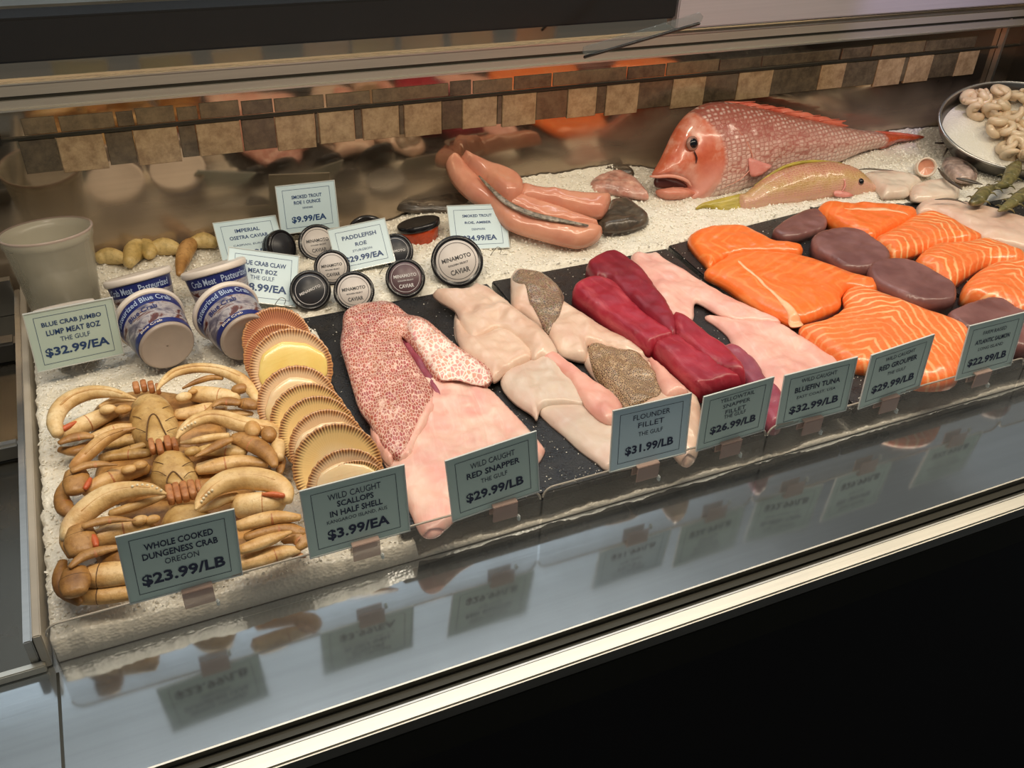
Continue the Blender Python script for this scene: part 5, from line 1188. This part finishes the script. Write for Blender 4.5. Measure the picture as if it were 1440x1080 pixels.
# ------------------------------------------------------------------ yellowtail snapper in front
YO = P(1000, 297); YO = np.array([YO[0] + .06, YO[1] - .004, .012])
MY, py_ = fish_plane(YO, (1, -.06, 0), math.radians(38))
yf = empty('yellowtail_snapper', tuple(YO), 'small whole yellowtail snapper with yellow tail, in front of the big fish', 'fish'); yf.matrix_basis = MY
FY = lambda pts, off=0.0: [py_(*C7([q])[0], off) for q in pts]
yb = FY([(560, 362), (585, 352), (605, 336), (640, 308), (700, 278), (770, 261), (830, 256), (885, 264), (925, 282), (958, 310), (985, 343), (980, 358), (940, 366), (880, 372), (800, 378), (720, 390), (650, 402), (600, 412), (566, 404)])
link('body', inflate('body', yb, .024, back=.010, r=.035, edge=.08, step=.004, fn=lambda u, v, d, t: .001 * pnoise(u, v, 40, 7)), M['yellowtail'], yf)
ty = FY([(430, 403), (450, 385), (490, 374), (540, 362), (575, 358), (580, 400), (560, 420), (520, 440), (438, 456), (470, 435), (500, 412), (465, 400)])
o = link('tail_fin', inflate('tail_fin', ty, .004, back=.003, r=.006, edge=.4, step=.004), M['yellow_fin'], yf); o.location = (0, 0, .002)
o['label'] = 'forked yellow tail'
ec = FY([(937, 318)], .02)[0]
ball('eye_ring', (ec[0], ec[1], .0215), .0068, M['eye_ring'], yf, (1, 1, .5)); ball('eye', (ec[0], ec[1], .0235), .0052, M['eye_black'], yf, (1, 1, .6))
W = [p_ + (z,) for p_, z in zip(FY([(612, 330), (700, 274), (790, 256), (880, 262)], .0), (.002, .002, .002, .002))]
link('dorsal_fin', sweep('dorsal_fin', W, [.001, .003, .003, .001], n=6), M['yellow_fin'], yf)
W = [p_ + (z,) for p_, z in zip(FY([(868, 290), (885, 315), (885, 340), (870, 360)], .02), (.020, .0235, .023, .018))]
link('gill_edge', sweep('gill_edge', W, [.0006, .0014, .0014, .0006], n=6), M['fin_pink'], yf)
pfn = FY([(862, 345), (900, 350), (915, 362), (880, 366), (858, 360)], .02)
o = link('pectoral_fin', inflate('pectoral_fin', pfn, .002, back=.001, r=.004, edge=.3, step=.003), M['fin_pink'], yf); o.location = (0, 0, .020)

# ------------------------------------------------------------------ small fish at the right
def rp_(name, pts, mat, T, lab, cat, z0=.018, r=.012, **kw): return piece(name, CR(pts), M[mat], T, lab, cat, kw.pop('group', None), z0=z0, r=r, step=.0035, **kw)
rp_('squid', [(70, 700), (130, 682), (240, 678), (340, 690), (430, 712), (495, 742), (460, 775), (420, 800), (400, 830), (300, 842), (220, 846), (180, 800), (120, 745)], 'squid', .018, 'white squid body just right of the yellowtail snout', 'squid', .006, .02)
rp_('squid', [(412, 800), (440, 770), (520, 745), (620, 735), (720, 745), (770, 800), (760, 850), (640, 868), (540, 875), (430, 862)], 'squid', .016, 'second white squid body, pinkish at its left end', 'squid', .006, .02)
e = empty('squid_ring', tuple(P(1303, 235, .03)), 'open cut end of a squid tube, pink inside', 'squid')
e.matrix_basis = frame_from(P(1303, 235, .032), (-.55, -.75, .45))
link('tube', lathe('tube', [(.013, -.05), (.0165, -.02), (.018, 0), (.0165, .0015), (.0145, 0), (.013, -.02)], 32, cap=False), M['squid'], e)
link('tube_inside', lathe('tube_inside', [(.0145, -.004), (.006, -.008), (.0005, -.010)], 24, cap=False), M['monk_flesh'], e)
rp_('silver_fish', [(650, 590), (720, 582), (800, 598), (860, 640), (900, 680), (890, 722), (830, 735), (760, 725), (700, 690), (655, 640)], 'silver_fish', .016, 'small silver fish with a dark back, below the bowl', 'fish', .012, .012)
for pts, rad, lab in (([(612, 650), (650, 700), (700, 745), (760, 785), (785, 805)], [5, 14, 16, 12, 4], 'slim dark anchovy slanting below the silver fish'),
                      ([(745, 725), (800, 735), (870, 752), (935, 768)], [8, 18, 18, 4], 'dark blue-grey anchovy at the end of the slanting one'),
                      ([(690, 470), (680, 510), (648, 570)], [3, 9, 5], 'tiny dark fish upright near the bowl'),
                      ([(40, 660), (120, 655), (200, 662), (290, 665)], [4, 9, 7, 2], 'thin dark anchovy above the white squid'),
                      ([(800, 600), (850, 630), (880, 665), (900, 690)], [4, 10, 10, 4], 'dark-backed anchovy on top of the silver fish'),
                      ([(590, 878), (680, 872), (760, 885), (820, 910)], [3, 9, 8, 2], 'thin dark anchovy behind the long pale fillet'),
                      ([(590, 468), (640, 470), (680, 462)], [8, 12, 6], 'short dark fish by the foot of the bowl')):
    pc = CR(pts); c = P(pc[0][0], pc[0][1], .030)
    W = [P(p[0], p[1], .030) - c for p in pc]
    o = link('anchovy', sweep('anchovy', W, [r * .00024 for r in rad], n=10, flat=.7), M['dark_fish']); o.location = c; tag(o, lab, 'fish', 'small dark anchovies')
for k, (pts, rad, lab) in enumerate((([(1190, 615), (1160, 660), (1130, 720), (1090, 770), (1010, 790), (950, 820), (900, 880), (850, 905)], [28, 50, 48, 34, 24, 40, 44, 20], 'larger green-brown crayfish below the bowl'),
                      ([(1240, 810), (1200, 860), (1150, 900), (1090, 940), (1050, 960)], [26, 42, 38, 26, 8], 'smaller green-brown crayfish at the right edge of the photo'))):
    pc = CR(pts); c = P(pc[2][0], pc[2][1], .02); e = empty('crayfish', tuple(c), lab, 'crayfish', 'green crayfish on the ice')
    W = [P(p[0], p[1], .034) - c for p in pc]
    link('body', sweep('body', W, [r * .00026 for r in rad], n=12, flat=.8), M['crayfish'], e)
    for i in range(1, len(W) - 1):
        for s in (-1, 1):
            t_ = W[i + 1] - W[i - 1]; t_ = t_ / np.linalg.norm(t_); sd_ = np.cross(t_, [0, 0, 1]) * s
            a_ = W[i] + sd_ * rad[i] * .0002; b_ = a_ + sd_ * .012 - t_ * .006 + np.array([0, 0, -.004])
            link('leg', sweep('leg', [a_, (a_ + b_) / 2 + np.array([0, 0, .003]), b_], [.002, .0015, .0005], n=6), M['crayfish'], e)
        link('shell_ring', sweep('shell_ring', [W[i] - t_ * .002, W[i], W[i] + t_ * .002], [rad[i] * .00026 + .0002, rad[i] * .00026 + .0008, rad[i] * .00026 + .0002], n=12, flat=.8, sub=1), M['crayfish'], e)
# bowl of peeled shrimp
BC = np.array([1.735, 0.515, 0.078]); bn = Vector((-.16, -.40, .90)).normalized()
bowl = empty('shrimp_bowl', tuple(BC), 'dark oval metal bowl tilted on the ice at the back right', 'bowl')
bowl.matrix_basis = frame_from(BC, bn, (1, -.35, 0))
def ell(me, sx, sy):
    for v in me.vertices: v.co.x *= sx; v.co.y *= sy
    return me
link('bowl_wall', ell(lathe('bowl_wall', [(.06, -.062), (.10, -.055), (.130, -.02), (.139, 0.0), (.142, .001), (.142, -.001), (.134, -.022), (.104, -.060), (.06, -.067)], 64), 1.12, .80), M['steel_dark'], bowl)
link('rim', ell(lathe('rim', [(.138, .0), (.140, .003), (.143, .003), (.1445, .0), (.142, -.002)], 64, cap=False), 1.12, .80), M['steel'], bowl)
fill = link('ice_fill', ell(lathe('ice_fill', [(.128, -.024), (.10, -.018), (.05, -.016), (.001, -.016)], 40, cap=False), 1.12, .80), M['ice'], bowl)
def shrimp_mesh():
    pts = []; rad = []
    for i in range(9):
        a = 0.3 + i / 8 * 4.2; r = .011 * (1 - i * .03); pts.append((r * math.cos(a), r * math.sin(a), .0004 * i)); rad.append(.0062 * (1 - (i / 9) ** 2 * .75) * (0.8 if i == 0 else 1))
    return sweep('peeled_shrimp', pts, rad, n=10, sub=2)
shm = shrimp_mesh(); shm.materials.append(M['shrimp']); shm.polygons.foreach_set('use_smooth', [True] * len(shm.polygons))
k = 0
while k < 80:
    x = random.uniform(-.115, .14); y = random.uniform(-.095, .085)
    if (x / .14) ** 2 + (y / .098) ** 2 > .82 or x + y * .5 < -.075: continue
    o = bpy.data.objects.new('peeled_shrimp', shm); COL.objects.link(o)
    loc = bowl.matrix_basis @ Vector((x, y, -.012 + random.uniform(.002, .020)))
    o.location = loc; o.rotation_euler = (random.uniform(-.7, .7) - .3, random.uniform(-.6, .6), random.uniform(0, 6.28)); s = random.uniform(1.15, 1.6); o.scale = (s, s, s)
    tag(o, 'pale peeled shrimp piled in the dark metal bowl', 'shrimp', 'peeled shrimp in the bowl'); k += 1
